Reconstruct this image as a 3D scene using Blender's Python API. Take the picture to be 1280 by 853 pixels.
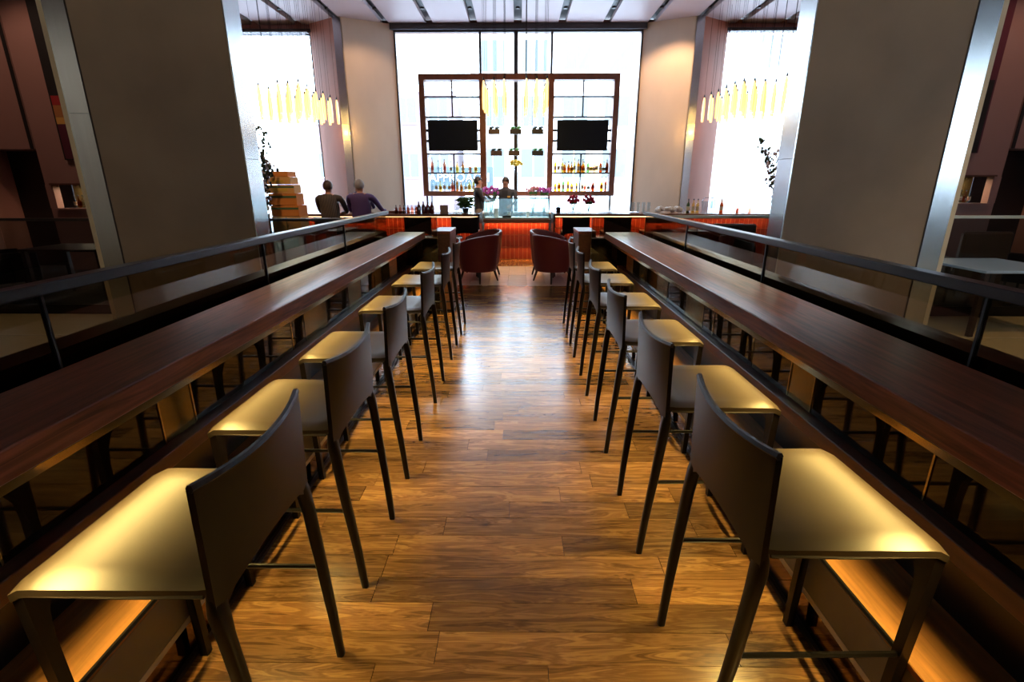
import bpy, bmesh, math, random
from mathutils import Vector, Matrix
random.seed(7)
PI = math.pi
for o in list(bpy.data.objects): bpy.data.objects.remove(o)
S = bpy.context.scene
C = S.collection

# ------------------------------------------------------------ camera, world, exposure
F_PX = 629.0
PITCH = math.atan(196.5 / 629.0)
YAW = math.atan((647 - 640) / F_PX * math.cos(PITCH))
cam_d = bpy.data.cameras.new('camera'); cam = bpy.data.objects.new('camera', cam_d); C.objects.link(cam)
cam_d.sensor_width = 36; cam_d.lens = F_PX / 1280 * 36; cam_d.clip_start = .05; cam_d.clip_end = 300
cam.location = (0, 0, 1.65); cam.rotation_euler = (PI / 2 - PITCH, 0, YAW)
cam_d.dof.use_dof = False
S.camera = cam

W = bpy.data.worlds.new('world'); S.world = W; W.use_nodes = True
bg = W.node_tree.nodes['Background']
bg.inputs[0].default_value = (.66, .82, 1.0, 1); bg.inputs[1].default_value = 17.0
S.view_settings.view_transform = 'Standard'; S.view_settings.look = 'None'
S.view_settings.gamma = 1; S.view_settings.use_curve_mapping = False
S.view_settings.exposure = 0.15
S.cycles.max_bounces = 8; S.cycles.transparent_max_bounces = 24
S.cycles.diffuse_bounces = 4; S.cycles.glossy_bounces = 4
S.cycles.caustics_reflective = False; S.cycles.caustics_refractive = False
S.cycles.sample_clamp_indirect = 6

def area(name, loc, rot, sx, sy, watts, col, portal=False, spread=PI):
    l = bpy.data.lights.new(name, 'AREA'); l.shape = 'RECTANGLE'; l.size = sx; l.size_y = sy
    l.energy = watts; l.color = col; l.spread = spread
    if portal: l.cycles.is_portal = True
    o = bpy.data.objects.new(name, l); C.objects.link(o); o.location = loc; o.rotation_euler = rot
    return o
def spot(name, loc, target, watts, col, ang=70, blend=.6, r=.05):
    l = bpy.data.lights.new(name, 'SPOT'); l.energy = watts; l.color = col
    l.spot_size = math.radians(ang); l.spot_blend = blend; l.shadow_soft_size = r
    o = bpy.data.objects.new(name, l); C.objects.link(o); o.location = loc
    o.rotation_euler = (Vector(target) - Vector(loc)).to_track_quat('-Z', 'Y').to_euler()
    return o
# portals: daylight comes in through the three window openings
area('window_daylight', (0, 16.75, 2.95), (-PI / 2, 0, 0), 7.2, 5.9, 1, (1, 1, 1), portal=True)
area('window_daylight', (-7.25, 16.75, 2.95), (-PI / 2, 0, 0), 2.6, 5.8, 1, (1, 1, 1), portal=True)
area('window_daylight', (7.25, 16.75, 2.95), (-PI / 2, 0, 0), 2.6, 5.8, 1, (1, 1, 1), portal=True)
WARM = (1.0, .70, .20); WARM2 = (1.0, .74, .45)
# lamp strips under the two long counters
for sx, x0 in ((1, 1.145), (-1, -1.215)):
    area('counter_strip_lamp', (x0, 3.3, .960), (0, math.radians(sx * 31), 0), .03, 6.2, 64, WARM, spread=math.radians(84))
# unseen fill spots added at ceiling height to brighten the side floors
for x, y, w in ((-5.4, 3.6, 70), (5.4, 3.6, 330)):
    spot('floor_fill_spot', (x, y, 5.9), (x, y + (1.8 if y > 5 else .6), 0), w, WARM2, 60)
for sx in (-1, 1):
    spot('counter_fill_spot', (sx * 1.3, 2.6, 5.9), (sx * 1.35, 3.6, 1), 230, (1, .8, .65), 40)  # added to brighten the counter tops, no fixture there
    spot('bar_fill_spot', (sx * 1.2, 9.6, 5.9), (sx * .5, 12.9, 1.4), 700, (1, .72, .5), 42)  # added to lift the bar and the bartenders
    spot('guest_fill_spot', (sx * 3.6, 6.8, 5.9), (sx * 3.7, 9.2, 1.2), 420, (1, .70, .45), 42)  # added to brighten the guests and the cartons
for sx in (-1, 1):
    spot('column_fill_spot', (sx * 3.3, 2.2, 5.9), (sx * 3.3, 5.5, .9), (150 if sx > 0 else 120), (1, .80, .55), 80)  # added front fill for the column faces
    spot('wall_spot', (sx * 8.2, 8.0, 5.9), (sx * 8.7, 10, 2.5), 120, (1, .62, .45), 60)
    spot('pier_spot', (sx * 3.9, 14.6, 5.95), (sx * 4.5, 16.2, 3.2), (80 if sx < 0 else 330), (1, .60, .34), 90)

# ------------------------------------------------------------ materials
def lin(c):
    return tuple((v / 255 / 12.92) if v / 255 <= .04045 else ((v / 255 + .055) / 1.055) ** 2.4 for v in c)
def mat(name, col, rough=.5, metal=0., spec=.5, coat=0., emit=None, es=0., noise=None, grain=None, bump=0., srgb=False, rnd=0.):
    m = bpy.data.materials.new(name); m.use_nodes = True; nt = m.node_tree; N = nt.nodes; L = nt.links
    b = N['Principled BSDF']
    if srgb: col = lin(col)
    b.inputs['Base Color'].default_value = (*col, 1); b.inputs['Roughness'].default_value = rough
    b.inputs['Metallic'].default_value = metal; b.inputs['Specular IOR Level'].default_value = spec
    b.inputs['Coat Weight'].default_value = coat; b.inputs['Coat Roughness'].default_value = .12
    if emit: b.inputs['Emission Color'].default_value = (*emit, 1); b.inputs['Emission Strength'].default_value = es
    src = None
    if noise:                                   # (scale, stretch xyz, dark factor, light factor)
        tc = N.new('ShaderNodeTexCoord'); mp = N.new('ShaderNodeMapping'); nz = N.new('ShaderNodeTexNoise')
        sc, st, lo, hi = noise
        mp.inputs['Scale'].default_value = st; nz.inputs['Scale'].default_value = sc; nz.inputs['Detail'].default_value = 5
        L.new(tc.outputs['Object'], mp.inputs[0]); L.new(mp.outputs[0], nz.inputs['Vector'])
        if grain: nz.inputs['Distortion'].default_value = grain
        r = N.new('ShaderNodeValToRGB'); r.color_ramp.elements[0].position = .3; r.color_ramp.elements[1].position = .7
        r.color_ramp.elements[0].color = (*[c * lo for c in col], 1); r.color_ramp.elements[1].color = (*[min(1, c * hi) for c in col], 1)
        L.new(nz.outputs['Fac'], r.inputs[0]); src = r.outputs[0]
        if bump:
            bp = N.new('ShaderNodeBump'); bp.inputs['Strength'].default_value = bump; bp.inputs['Distance'].default_value = .01
            L.new(nz.outputs['Fac'], bp.inputs['Height']); L.new(bp.outputs[0], b.inputs['Normal'])
    if rnd:
        oi = N.new('ShaderNodeObjectInfo'); h = N.new('ShaderNodeHueSaturation')
        mr = N.new('ShaderNodeMapRange'); mr.inputs[3].default_value = 1 - rnd; mr.inputs[4].default_value = 1 + rnd
        L.new(oi.outputs['Random'], mr.inputs[0]); L.new(mr.outputs[0], h.inputs['Value'])
        h.inputs['Color'].default_value = (*col, 1)
        if src: L.new(src, h.inputs['Color'])
        src = h.outputs[0]
    if src: L.new(src, b.inputs['Base Color'])
    return m
def plank_mat(name, cols, rough=.3):
    """floor boards: colour from object random, grain, flame figure and knots from noise offset per board"""
    m = bpy.data.materials.new(name); m.use_nodes = True; nt = m.node_tree; N = nt.nodes; L = nt.links
    b = N['Principled BSDF']; tc = N.new('ShaderNodeTexCoord'); oi = N.new('ShaderNodeObjectInfo')
    off = N.new('ShaderNodeVectorMath'); off.operation = 'SCALE'; off.inputs[0].default_value = (37, 91, 53)
    L.new(oi.outputs['Random'], off.inputs['Scale'])
    ad = N.new('ShaderNodeVectorMath'); L.new(tc.outputs['Object'], ad.inputs[0]); L.new(off.outputs[0], ad.inputs[1])
    mp = N.new('ShaderNodeMapping'); mp.inputs['Scale'].default_value = (1.0, 9, 1); L.new(ad.outputs[0], mp.inputs[0])
    n1 = N.new('ShaderNodeTexNoise'); n1.inputs['Scale'].default_value = 2.2; n1.inputs['Detail'].default_value = 8; n1.inputs['Distortion'].default_value = 1.4
    L.new(mp.outputs[0], n1.inputs['Vector'])
    wv = N.new('ShaderNodeMath'); wv.operation = 'MULTIPLY'; wv.inputs[1].default_value = 46; L.new(n1.outputs['Fac'], wv.inputs[0])
    sn = N.new('ShaderNodeMath'); sn.operation = 'SINE'; L.new(wv.outputs[0], sn.inputs[0])
    mx = N.new('ShaderNodeMath'); mx.operation = 'MULTIPLY_ADD'; mx.inputs[1].default_value = .10; L.new(sn.outputs[0], mx.inputs[0]); L.new(n1.outputs['Fac'], mx.inputs[2])
    r = N.new('ShaderNodeValToRGB'); e = r.color_ramp.elements
    e[0].position = .25; e[0].color = (*cols[0], 1); e[1].position = .75; e[1].color = (*cols[2], 1)
    k = e.new(.5); k.color = (*cols[1], 1); L.new(mx.outputs[0], r.inputs[0])
    mr = N.new('ShaderNodeMapRange'); mr.inputs[3].default_value = .6; mr.inputs[4].default_value = 1.4; L.new(oi.outputs['Random'], mr.inputs[0])
    h = N.new('ShaderNodeHueSaturation'); L.new(mr.outputs[0], h.inputs['Value']); L.new(r.outputs[0], h.inputs['Color'])
    vk = N.new('ShaderNodeTexVoronoi'); vk.inputs['Scale'].default_value = 1.5; mk = N.new('ShaderNodeMapping'); mk.inputs['Scale'].default_value = (1, 1.9, 1)
    L.new(ad.outputs[0], mk.inputs[0]); L.new(mk.outputs[0], vk.inputs['Vector'])
    rk = N.new('ShaderNodeValToRGB'); rk.color_ramp.elements[0].position = .015; rk.color_ramp.elements[0].color = (.12, .07, .05, 1)
    rk.color_ramp.elements[1].position = .075; rk.color_ramp.elements[1].color = (1, 1, 1, 1); L.new(vk.outputs['Distance'], rk.inputs[0])
    mm = N.new('ShaderNodeMix'); mm.data_type = 'RGBA'; mm.blend_type = 'MULTIPLY'; mm.inputs[0].default_value = .9
    L.new(h.outputs[0], mm.inputs[6]); L.new(rk.outputs[0], mm.inputs[7]); L.new(mm.outputs[2], b.inputs['Base Color'])
    b.inputs['Roughness'].default_value = rough; b.inputs['Specular IOR Level'].default_value = 1.0
    bp = N.new('ShaderNodeBump'); bp.inputs['Strength'].default_value = .02; bp.inputs['Distance'].default_value = .002
    L.new(mx.outputs[0], bp.inputs['Height']); L.new(bp.outputs[0], b.inputs['Normal'])
    return m
def glass(name, tint=(.9, .95, .95), gloss=.5, rough=.02, ior=1.5):
    m = bpy.data.materials.new(name); m.use_nodes = True; nt = m.node_tree; N = nt.nodes; L = nt.links
    N.remove(N['Principled BSDF']); out = N['Material Output']
    t = N.new('ShaderNodeBsdfTransparent'); t.inputs[0].default_value = (*tint, 1)
    g = N.new('ShaderNodeBsdfGlossy'); g.inputs['Roughness'].default_value = rough; g.inputs[0].default_value = (1, 1, 1, 1)
    f = N.new('ShaderNodeLayerWeight'); f.inputs[0].default_value = .5
    pw = N.new('ShaderNodeMath'); pw.operation = 'POWER'; pw.inputs[1].default_value = 5; L.new(f.outputs['Facing'], pw.inputs[0])
    mu = N.new('ShaderNodeMath'); mu.operation = 'MULTIPLY_ADD'; mu.inputs[1].default_value = .9 * gloss; mu.inputs[2].default_value = .05 * gloss; mu.use_clamp = True
    L.new(pw.outputs[0], mu.inputs[0])
    x = N.new('ShaderNodeMixShader'); L.new(mu.outputs[0], x.inputs[0]); L.new(t.outputs[0], x.inputs[1]); L.new(g.outputs[0], x.inputs[2])
    L.new(x.outputs[0], out.inputs[0]); return m
def sheer(name, col, opac):
    m = bpy.data.materials.new(name); m.use_nodes = True; nt = m.node_tree; N = nt.nodes; L = nt.links
    N.remove(N['Principled BSDF']); out = N['Material Output']
    t = N.new('ShaderNodeBsdfTransparent'); g = N.new('ShaderNodeBsdfTranslucent'); g.inputs[0].default_value = (*col, 1)
    x = N.new('ShaderNodeMixShader'); x.inputs[0].default_value = opac
    L.new(t.outputs[0], x.inputs[1]); L.new(g.outputs[0], x.inputs[2]); L.new(x.outputs[0], out.inputs[0]); return m
def amber(name, st=1.45):
    m = bpy.data.materials.new(name); m.use_nodes = True; nt = m.node_tree; N = nt.nodes; L = nt.links
    b = N['Principled BSDF']; b.inputs['Roughness'].default_value = .1; b.inputs['Base Color'].default_value = (.5, .2, .02, 1)
    lw = N.new('ShaderNodeLayerWeight'); lw.inputs[0].default_value = .5
    r = N.new('ShaderNodeValToRGB'); e = r.color_ramp.elements; e[0].position = .12; e[0].color = (1, .80, .38, 1); e[1].position = .85; e[1].color = (.30, .10, .008, 1); q = e.new(.45); q.color = (.9, .48, .07, 1)
    L.new(lw.outputs['Facing'], r.inputs[0]); L.new(r.outputs[0], b.inputs['Emission Color']); b.inputs['Emission Strength'].default_value = st
    return m

M = {}
M['plank'] = plank_mat('walnut_floor_board', ((.105, .050, .018), (.22, .108, .036), (.36, .195, .066)), .22)
M['walnut'] = mat('dark_walnut', (.24, .070, .034), .30, noise=(3, (14, .8, 14), .40, 1.5), grain=1.2)
M['walnut_end'] = mat('walnut_face', (.12, .05, .028), .4, noise=(3, (10, .8, 10), .7, 1.3), grain=1)
M['oakstep'] = mat('oak_step', (.36, .16, .045), .4, noise=(3, (12, .9, 12), .65, 1.3), grain=1)
M['leather'] = mat('brown_leather', (.027, .019, .013), .36, noise=(6, (1, 1, 1), .8, 1.12), spec=.38)
M['leather_dark'] = mat('dark_brown_leather', (.007, .005, .005), .36, noise=(9, (1, 1, 1), .9, 1.1), spec=.22)
M['leather_edge'] = mat('leather_edge', (.02, .012, .009), .5)
M['blackmetal'] = mat('dark_bronze_metal', (.012, .010, .010), .35, .6)
M['brass'] = mat('polished_brass', (.62, .50, .28), .16, 1)
M['steel'] = mat('brushed_steel', (.58, .60, .62), .22, 1, noise=(4, (30, 30, .5), .93, 1.05))
M['steel_grey'] = mat('grey_metal_plate', (.17, .165, .14), .45, .25, noise=(3, (1, 1, 1), .9, 1.1))
M['toe'] = mat('mirrored_toe_kick', (.16, .10, .07), .08, 1)
M['darkglass'] = mat('dark_back_painted_glass', (.008, .006, .005), .04, spec=.6)
M['olive'] = mat('bronze_mirror_panel', (.30, .24, .09), .18, .9)
M['black'] = mat('black_lacquer', (.010, .008, .008), .3)
M['knee'] = mat('dark_brown_panel', (.030, .016, .010), .3)
M['rail'] = mat('bronze_rail', (.05, .045, .045), .34, .5)
M['rail_pale'] = mat('pale_glass_rail', (.62, .68, .62), .3)
M['tint'] = glass('smoked_glass', (.66, .60, .49), .9, .01)
M['tint2'] = glass('clear_grey_glass', (.62, .66, .66), .4, .01)
M['glass'] = glass('clear_glass', (.96, .985, .985), .3, .01)
M['glassware'] = glass('glassware', (.90, .94, .96), .6, .02)
M['caseglass'] = glass('case_glass', (.86, .96, .96), .8, .01)
M['plaster'] = mat('taupe_plaster', (.24, .19, .145), .75, noise=(1.3, (1, 1, 1), .86, 1.12), bump=.05)
M['cream'] = mat('cream_plaster', (.66, .55, .45), .6, noise=(1.5, (1, 1, .5), .93, 1.05))
M['creamtrim'] = mat('cream_trim', (.62, .56, .42), .5)
M['brownwall'] = mat('rose_brown_panel', (.42, .18, .125), .5, noise=(2, (1, 1, .3), .92, 1.06))
M['pinkwall'] = mat('dusky_pink_wall', (.34, .19, .16), .6)
M['ceiling'] = mat('mauve_ceiling', (.40, .32, .345), .45)
M['slot'] = mat('black_ceiling_slot', (.008, .006, .008), .4)
M['frame'] = mat('dark_window_frame', (.03, .025, .03), .4)
M['shelfwood'] = mat('red_brown_shelf_wood', (.22, .085, .05), .4, noise=(4, (3, 3, 3), .85, 1.15))
M['shelfmetal'] = mat('dark_shelf_metal', (.05, .03, .03), .4)
M['tv'] = mat('tv_screen_off', (.020, .025, .036), .7, spec=0)
M['tvframe'] = mat('tv_black_case', (.006, .006, .008), .4)
M['tile'] = mat('red_glazed_tile', (.24, .035, .018), .25, noise=(1.2, (1, 1, 1), .6, 1.25), spec=.6)
M['grout'] = mat('tile_backing', (.50, .24, .12), .7)
M['stone'] = mat('grey_stone_tile', (.52, .47, .49), .28, noise=(4, (1, 1, 1), .85, 1.12), rnd=.12)
M['stone2'] = mat('olive_stone_tile', (.26, .24, .18), .3, noise=(6, (1, 1, 1), .85, 1.12))
M['carpet'] = mat('dark_carpet', (.03, .022, .02), .8)
M['beige'] = mat('beige_carpet', (.52, .44, .27), .9)
M['armchair'] = mat('burgundy_leather', (.20, .028, .026), .36, spec=.6)
M['armchair_in'] = mat('rose_leather_seat', (.42, .14, .15), .4)
M['darkwood'] = mat('very_dark_wood', (.02, .010, .008), .35)
M['marble'] = mat('bar_top_stone', (.20, .10, .07), .2, noise=(4, (1, 1, 1), .8, 1.2))
M['white'] = mat('white_linen', (.8, .8, .82), .6)
M['paper'] = mat('tan_paper', (.5, .33, .22), .7)
M['planter'] = mat('taupe_planter_box', (.12, .08, .065), .5)
M['planter2'] = mat('charcoal_planter_box', (.03, .028, .03), .5)
M['leaf'] = mat('leaf_green', (.04, .13, .025), .5)
M['leafdark'] = mat('dark_leaf', (.02, .035, .015), .5)
M['succ'] = mat('bright_leaf', (.10, .38, .08), .5)
M['twig'] = mat('bare_twig', (.05, .035, .03), .7)
M['blossom'] = mat('pale_blossom', (.55, .45, .50), .6)
M['creamflower'] = mat('cream_flower', (.75, .66, .45), .6)
M['yellow'] = mat('yellow_petal', (.9, .72, .03), .5)
M['redflower'] = mat('crimson_petal', (.75, .015, .07), .5)
M['purple'] = mat('purple_petal', (.40, .06, .38), .5)
M['pinkpetal'] = mat('dusty_pink_petal', (.55, .22, .26), .5)
M['card1'] = mat('orange_cardboard', (.75, .23, .03), .8)
M['card2'] = mat('tan_cardboard', (.78, .38, .10), .8)
M['cardstripe'] = mat('green_print', (.08, .14, .05), .7)
M['cardprint'] = mat('yellow_print', (.75, .42, .05), .7)
M['amber'] = amber('lit_amber_glass')
M['sconce'] = mat('lit_sconce', (.8, .5, .1), .4, emit=(1, .62, .12), es=2.6)
M['led'] = mat('lit_strip', (1, .7, .4), .4, emit=(1, .62, .30), es=3.0)
M['downlight'] = mat('lit_downlight', (1, .8, .6), .4, emit=(1, .8, .55), es=6)
M['facade'] = mat('pale_facade', (.80, .82, .84), .8)
M['facade2'] = mat('pink_facade', (.16, .11, .125), .8)
M['pane'] = mat('facade_window', (.115, .13, .135), .6, spec=.1)
M['signblue'] = mat('blue_sign', (.075, .105, .125), .7, spec=.1)
M['street'] = mat('pale_paving', (.4, .4, .42), .8)
M['skin'] = mat('skin', (.50, .26, .18), .5)
M['skin2'] = mat('skin_brown', (.26, .12, .075), .5)
M['hairdark'] = mat('dark_hair', (.02, .014, .012), .5)
M['hairbrown'] = mat('brown_hair', (.06, .03, .022), .5)
M['hairgrey'] = mat('grey_hair', (.30, .28, .28), .6)
M['shirtblack'] = mat('black_shirt', (.014, .012, .014), .7)
M['shirtpurple'] = mat('violet_shirt', (.09, .05, .17), .7)
M['suit'] = mat('charcoal_suit', (.035, .035, .045), .7)
M['trousers'] = mat('dark_trousers', (.03, .028, .03), .7)
M['khaki'] = mat('khaki_trousers', (.25, .19, .14), .7)
def stripes(name, c1, c2, sc):
    m = mat(name, c1, .7); nt = m.node_tree; N = nt.nodes; L = nt.links
    tc = N.new('ShaderNodeTexCoord'); w = N.new('ShaderNodeTexWave'); w.inputs['Scale'].default_value = sc; w.bands_direction = 'X'
    L.new(tc.outputs['Object'], w.inputs[0]); r = N.new('ShaderNodeValToRGB'); r.color_ramp.interpolation = 'CONSTANT'
    r.color_ramp.elements[0].color = (*c1, 1); r.color_ramp.elements[1].position = .6; r.color_ramp.elements[1].color = (*c2, 1)
    L.new(w.outputs['Fac'], r.inputs[0]); L.new(r.outputs[0], N['Principled BSDF'].inputs['Base Color']); return m
M['shirtstripe'] = stripes('striped_shirt', (.03, .028, .03), (.16, .12, .09), 14)
BOT = [glass('bottle_' + n, c, .8, .03) for n, c in (('clear', (.85, .88, .88)), ('amber', (.80, .42, .08)), ('gold', (.95, .78, .35)), ('brown', (.38, .12, .04)), ('green', (.25, .38, .18)), ('rose', (.75, .40, .30)))]
M['label_paper'] = mat('bottle_label', (.6, .52, .38), .7); M['cap'] = mat('bottle_cap', (.02, .02, .025), .4)
M['redbrown_liquid'] = mat('red_brown_liquid', (.16, .02, .012), .15)
M['artred'] = mat('paint_red', (.35, .02, .02), .6); M['artochre'] = mat('paint_ochre', (.42, .17, .05), .6)
M['artyellow'] = mat('paint_yellow', (.65, .36, .08), .6); M['artplum'] = mat('paint_plum', (.10, .015, .03), .6); M['artblack'] = mat('paint_black', (.01, .008, .008), .6)
M['reflected_blue'] = mat('table_top_reflected_blue', (.30, .42, .58), .18)  # the window's blue reflection is put into this table colour

# ------------------------------------------------------------ mesh helpers
class MB:
    def __init__(s): s.v = []; s.f = []; s.mi = []; s.cur = 0
    def add(s, vs, fs):
        o = len(s.v); s.v += [tuple(v) for v in vs]
        for f in fs: s.f.append(tuple(i + o for i in f)); s.mi.append(s.cur)
        return s
    def box(s, x0, x1, y0, y1, z0, z1, m=None):
        vs = [Vector((x, y, z)) for x in (x0, x1) for y in (y0, y1) for z in (z0, z1)]
        if m: vs = [m @ v for v in vs]
        return s.add(vs, [(0, 1, 3, 2), (4, 6, 7, 5), (0, 4, 5, 1), (2, 3, 7, 6), (0, 2, 6, 4), (1, 5, 7, 3)])
    def bbox(s, x0, x1, y0, y1, z0, z1, b=.003):
        """box with chamfered vertical+horizontal edges"""
        bm = bmesh.new(); bmesh.ops.create_cube(bm, size=1)
        for v in bm.verts: v.co = Vector(((x0 + x1) / 2 + v.co.x * (x1 - x0), (y0 + y1) / 2 + v.co.y * (y1 - y0), (z0 + z1) / 2 + v.co.z * (z1 - z0)))
        bmesh.ops.bevel(bm, geom=list(bm.edges), offset=b, segments=1, affect='EDGES')
        bm.verts.ensure_lookup_table(); s.add([v.co.copy() for v in bm.verts], [[v.index for v in f.verts] for f in bm.faces]); bm.free(); return s
    def tube(s, pts, r, n=8, caps=True):
        pts = [Vector(p) for p in pts]; rs = r if isinstance(r, (list, tuple)) else [r] * len(pts)
        o = len(s.v); vs = []; fs = []; up = None
        for i, p in enumerate(pts):
            d = (pts[min(i + 1, len(pts) - 1)] - pts[max(i - 1, 0)]).normalized()
            if up is None:
                up = Vector((0, 0, 1)) if abs(d.z) < .9 else Vector((1, 0, 0))
            a = d.cross(up).normalized(); b = a.cross(d).normalized(); up = b
            for k in range(n):
                t = 2 * PI * k / n; vs.append(p + (a * math.cos(t) + b * math.sin(t)) * rs[i])
        for i in range(len(pts) - 1):
            for k in range(n):
                k2 = (k + 1) % n; fs.append((i * n + k, i * n + k2, (i + 1) * n + k2, (i + 1) * n + k))
        if caps: fs.append(tuple(range(n))[::-1]); fs.append(tuple((len(pts) - 1) * n + k for k in range(n)))
        return s.add(vs, fs)
    def rtube(s, pts, secs):
        """rectangular section swept: secs = (half x, half y) per point, axes fixed"""
        vs = []; fs = []
        for p, (a, b) in zip(pts, secs):
            c = min(a, b) * .35
            for dx, dy in ((-a + c, -b), (a - c, -b), (a, -b + c), (a, b - c), (a - c, b), (-a + c, b), (-a, b - c), (-a, -b + c)):
                vs.append((p[0] + dx, p[1] + dy, p[2]))
        n = 8
        for i in range(len(pts) - 1):
            for k in range(n):
                k2 = (k + 1) % n; fs.append((i * n + k, i * n + k2, (i + 1) * n + k2, (i + 1) * n + k))
        fs.append(tuple(range(n))[::-1]); fs.append(tuple((len(pts) - 1) * n + k for k in range(n)))
        return s.add(vs, fs)
    def lathe(s, prof, c=(0, 0, 0), n=12, sy=1.):
        vs = []; fs = []
        for r, z in prof:
            for k in range(n):
                t = 2 * PI * k / n; vs.append((c[0] + r * math.cos(t), c[1] + r * sy * math.sin(t), c[2] + z))
        for i in range(len(prof) - 1):
            for k in range(n):
                k2 = (k + 1) % n; fs.append((i * n + k, i * n + k2, (i + 1) * n + k2, (i + 1) * n + k))
        fs.append(tuple(range(n))[::-1]); fs.append(tuple((len(prof) - 1) * n + k for k in range(n)))
        return s.add(vs, fs)
    def ball(s, c, r, n=8, m=6, sx=1, sy=1, sz=1):
        vs = []; fs = []
        for i in range(1, m):
            for k in range(n):
                a = PI * i / m; t = 2 * PI * k / n
                vs.append((c[0] + r * sx * math.sin(a) * math.cos(t), c[1] + r * sy * math.sin(a) * math.sin(t), c[2] + r * sz * math.cos(a)))
        vs.append((c[0], c[1], c[2] + r * sz)); vs.append((c[0], c[1], c[2] - r * sz)); T = len(vs) - 2
        for i in range(m - 2):
            for k in range(n):
                k2 = (k + 1) % n; fs.append((i * n + k, (i + 1) * n + k, (i + 1) * n + k2, i * n + k2))
        for k in range(n):
            k2 = (k + 1) % n; fs.append((T, k, k2)); fs.append((T + 1, (m - 2) * n + k2, (m - 2) * n + k))
        return s.add(vs, fs)
    def grid(s, fn, nu, nv, thick=None):
        """sheet from fn(u,v)->point; thick = offset vector fn or vector"""
        vs = [Vector(fn(i / nu, j / nv)) for i in range(nu + 1) for j in range(nv + 1)]
        W_ = nv + 1; fs = [(i * W_ + j, (i + 1) * W_ + j, (i + 1) * W_ + j + 1, i * W_ + j + 1) for i in range(nu) for j in range(nv)]
        if thick is None: return s.add(vs, fs)
        t = Vector(thick); n0 = len(vs); allv = vs + [v + t for v in vs]; af = list(fs) + [tuple(k + n0 for k in f[::-1]) for f in fs]
        ring = [i * W_ for i in range(nu + 1)] + [nu * W_ + j for j in range(1, nv + 1)] + [i * W_ + nv for i in range(nu - 1, -1, -1)] + [j for j in range(nv - 1, 0, -1)]
        for a, b in zip(ring, ring[1:] + ring[:1]): af.append((a, a + n0, b + n0, b))
        return s.add(allv, af)
    def prism(s, poly, axis, a0, a1):
        """extrude polygon (2D) along axis 'x','y','z' from a0 to a1"""
        def P(p, a): return {'x': (a, p[0], p[1]), 'y': (p[0], a, p[1]), 'z': (p[0], p[1], a)}[axis]
        n = len(poly); vs = [P(p, a0) for p in poly] + [P(p, a1) for p in poly]
        fs = [tuple(range(n)), tuple(range(2 * n - 1, n - 1, -1))] + [(i, i + n, (i + 1) % n + n, (i + 1) % n) for i in range(n)]
        return s.add(vs, fs)
    def build(s, name, m, parent=None, smooth=False, loc=None):
        me = bpy.data.meshes.new(name); me.from_pydata(s.v, [], s.f)
        for x in (m if isinstance(m, (list, tuple)) else [m]): me.materials.append(x)
        if any(s.mi): me.polygons.foreach_set('material_index', s.mi)
        bm = bmesh.new(); bm.from_mesh(me); bmesh.ops.recalc_face_normals(bm, faces=bm.faces); bm.to_mesh(me); bm.free()
        if smooth:
            me.polygons.foreach_set('use_smooth', [True] * len(me.polygons))
            me.set_sharp_from_angle(angle=math.radians(40 if smooth is True else smooth))
        o = bpy.data.objects.new(name, me); C.objects.link(o)
        if parent: o.parent = parent
        if loc: o.location = loc
        return o
def tag(o, label=None, cat=None, group=None, kind=None):
    if label: o['label'] = label
    if cat: o['category'] = cat
    if group: o['group'] = group
    if kind: o['kind'] = kind
    return o
def thing(name, label, cat, loc=(0, 0, 0), rz=0, group=None):
    o = bpy.data.objects.new(name, None); C.objects.link(o); o.location = loc; o.rotation_euler = (0, 0, rz); o.empty_display_size = .1
    return tag(o, label, cat, group)
def inst(name, me, parent, loc=(0, 0, 0), rz=0, sc=None):
    o = bpy.data.objects.new(name, me); C.objects.link(o); o.parent = parent; o.location = loc; o.rotation_euler = (0, 0, rz)
    if sc: o.scale = sc
    return o
def copy_tree(o, parent=None):
    c = o.copy(); C.objects.link(c)
    if parent: c.parent = parent
    for ch in list(o.children): copy_tree(ch, c)
    return c
def struct(name, mb, m, parent=None, smooth=False):
    o = mb.build(name, m, parent, smooth)
    if parent is None: o['kind'] = 'structure'
    return o
def box(*a): return MB().box(*a)

CEIL = 6.06
# ------------------------------------------------------------ the room
XL, XR = -1.13, 1.08                      # feet of the two long counters (floor edge)
# floor slab with walnut boards laid across the aisle
floor = struct('floor', box(-10.2, 10.2, -4, 17, -.12, -.014), M['carpet'])
rows = 0; y = -.15; PW = .139
joints_first = {}
while y < 8.40:
    x = -1.20 - random.uniform(0, .7); first = True
    while x < 1.15:
        ln = random.choice((.62, .8, .95, 1.1, 1.25))
        a, b = max(x, -1.20), min(x + ln, 1.15)
        if b - a > .08:
            dz = random.uniform(-.0005, .0005)
            o = MB().box(-(b - a) / 2 + .0012, (b - a) / 2 - .0012, -PW / 2 + .001, PW / 2 - .001, -.014, dz).build('plank', M['plank'], floor, loc=((a + b) / 2, y + PW / 2, 0))
        x += ln
    y += PW
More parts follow.
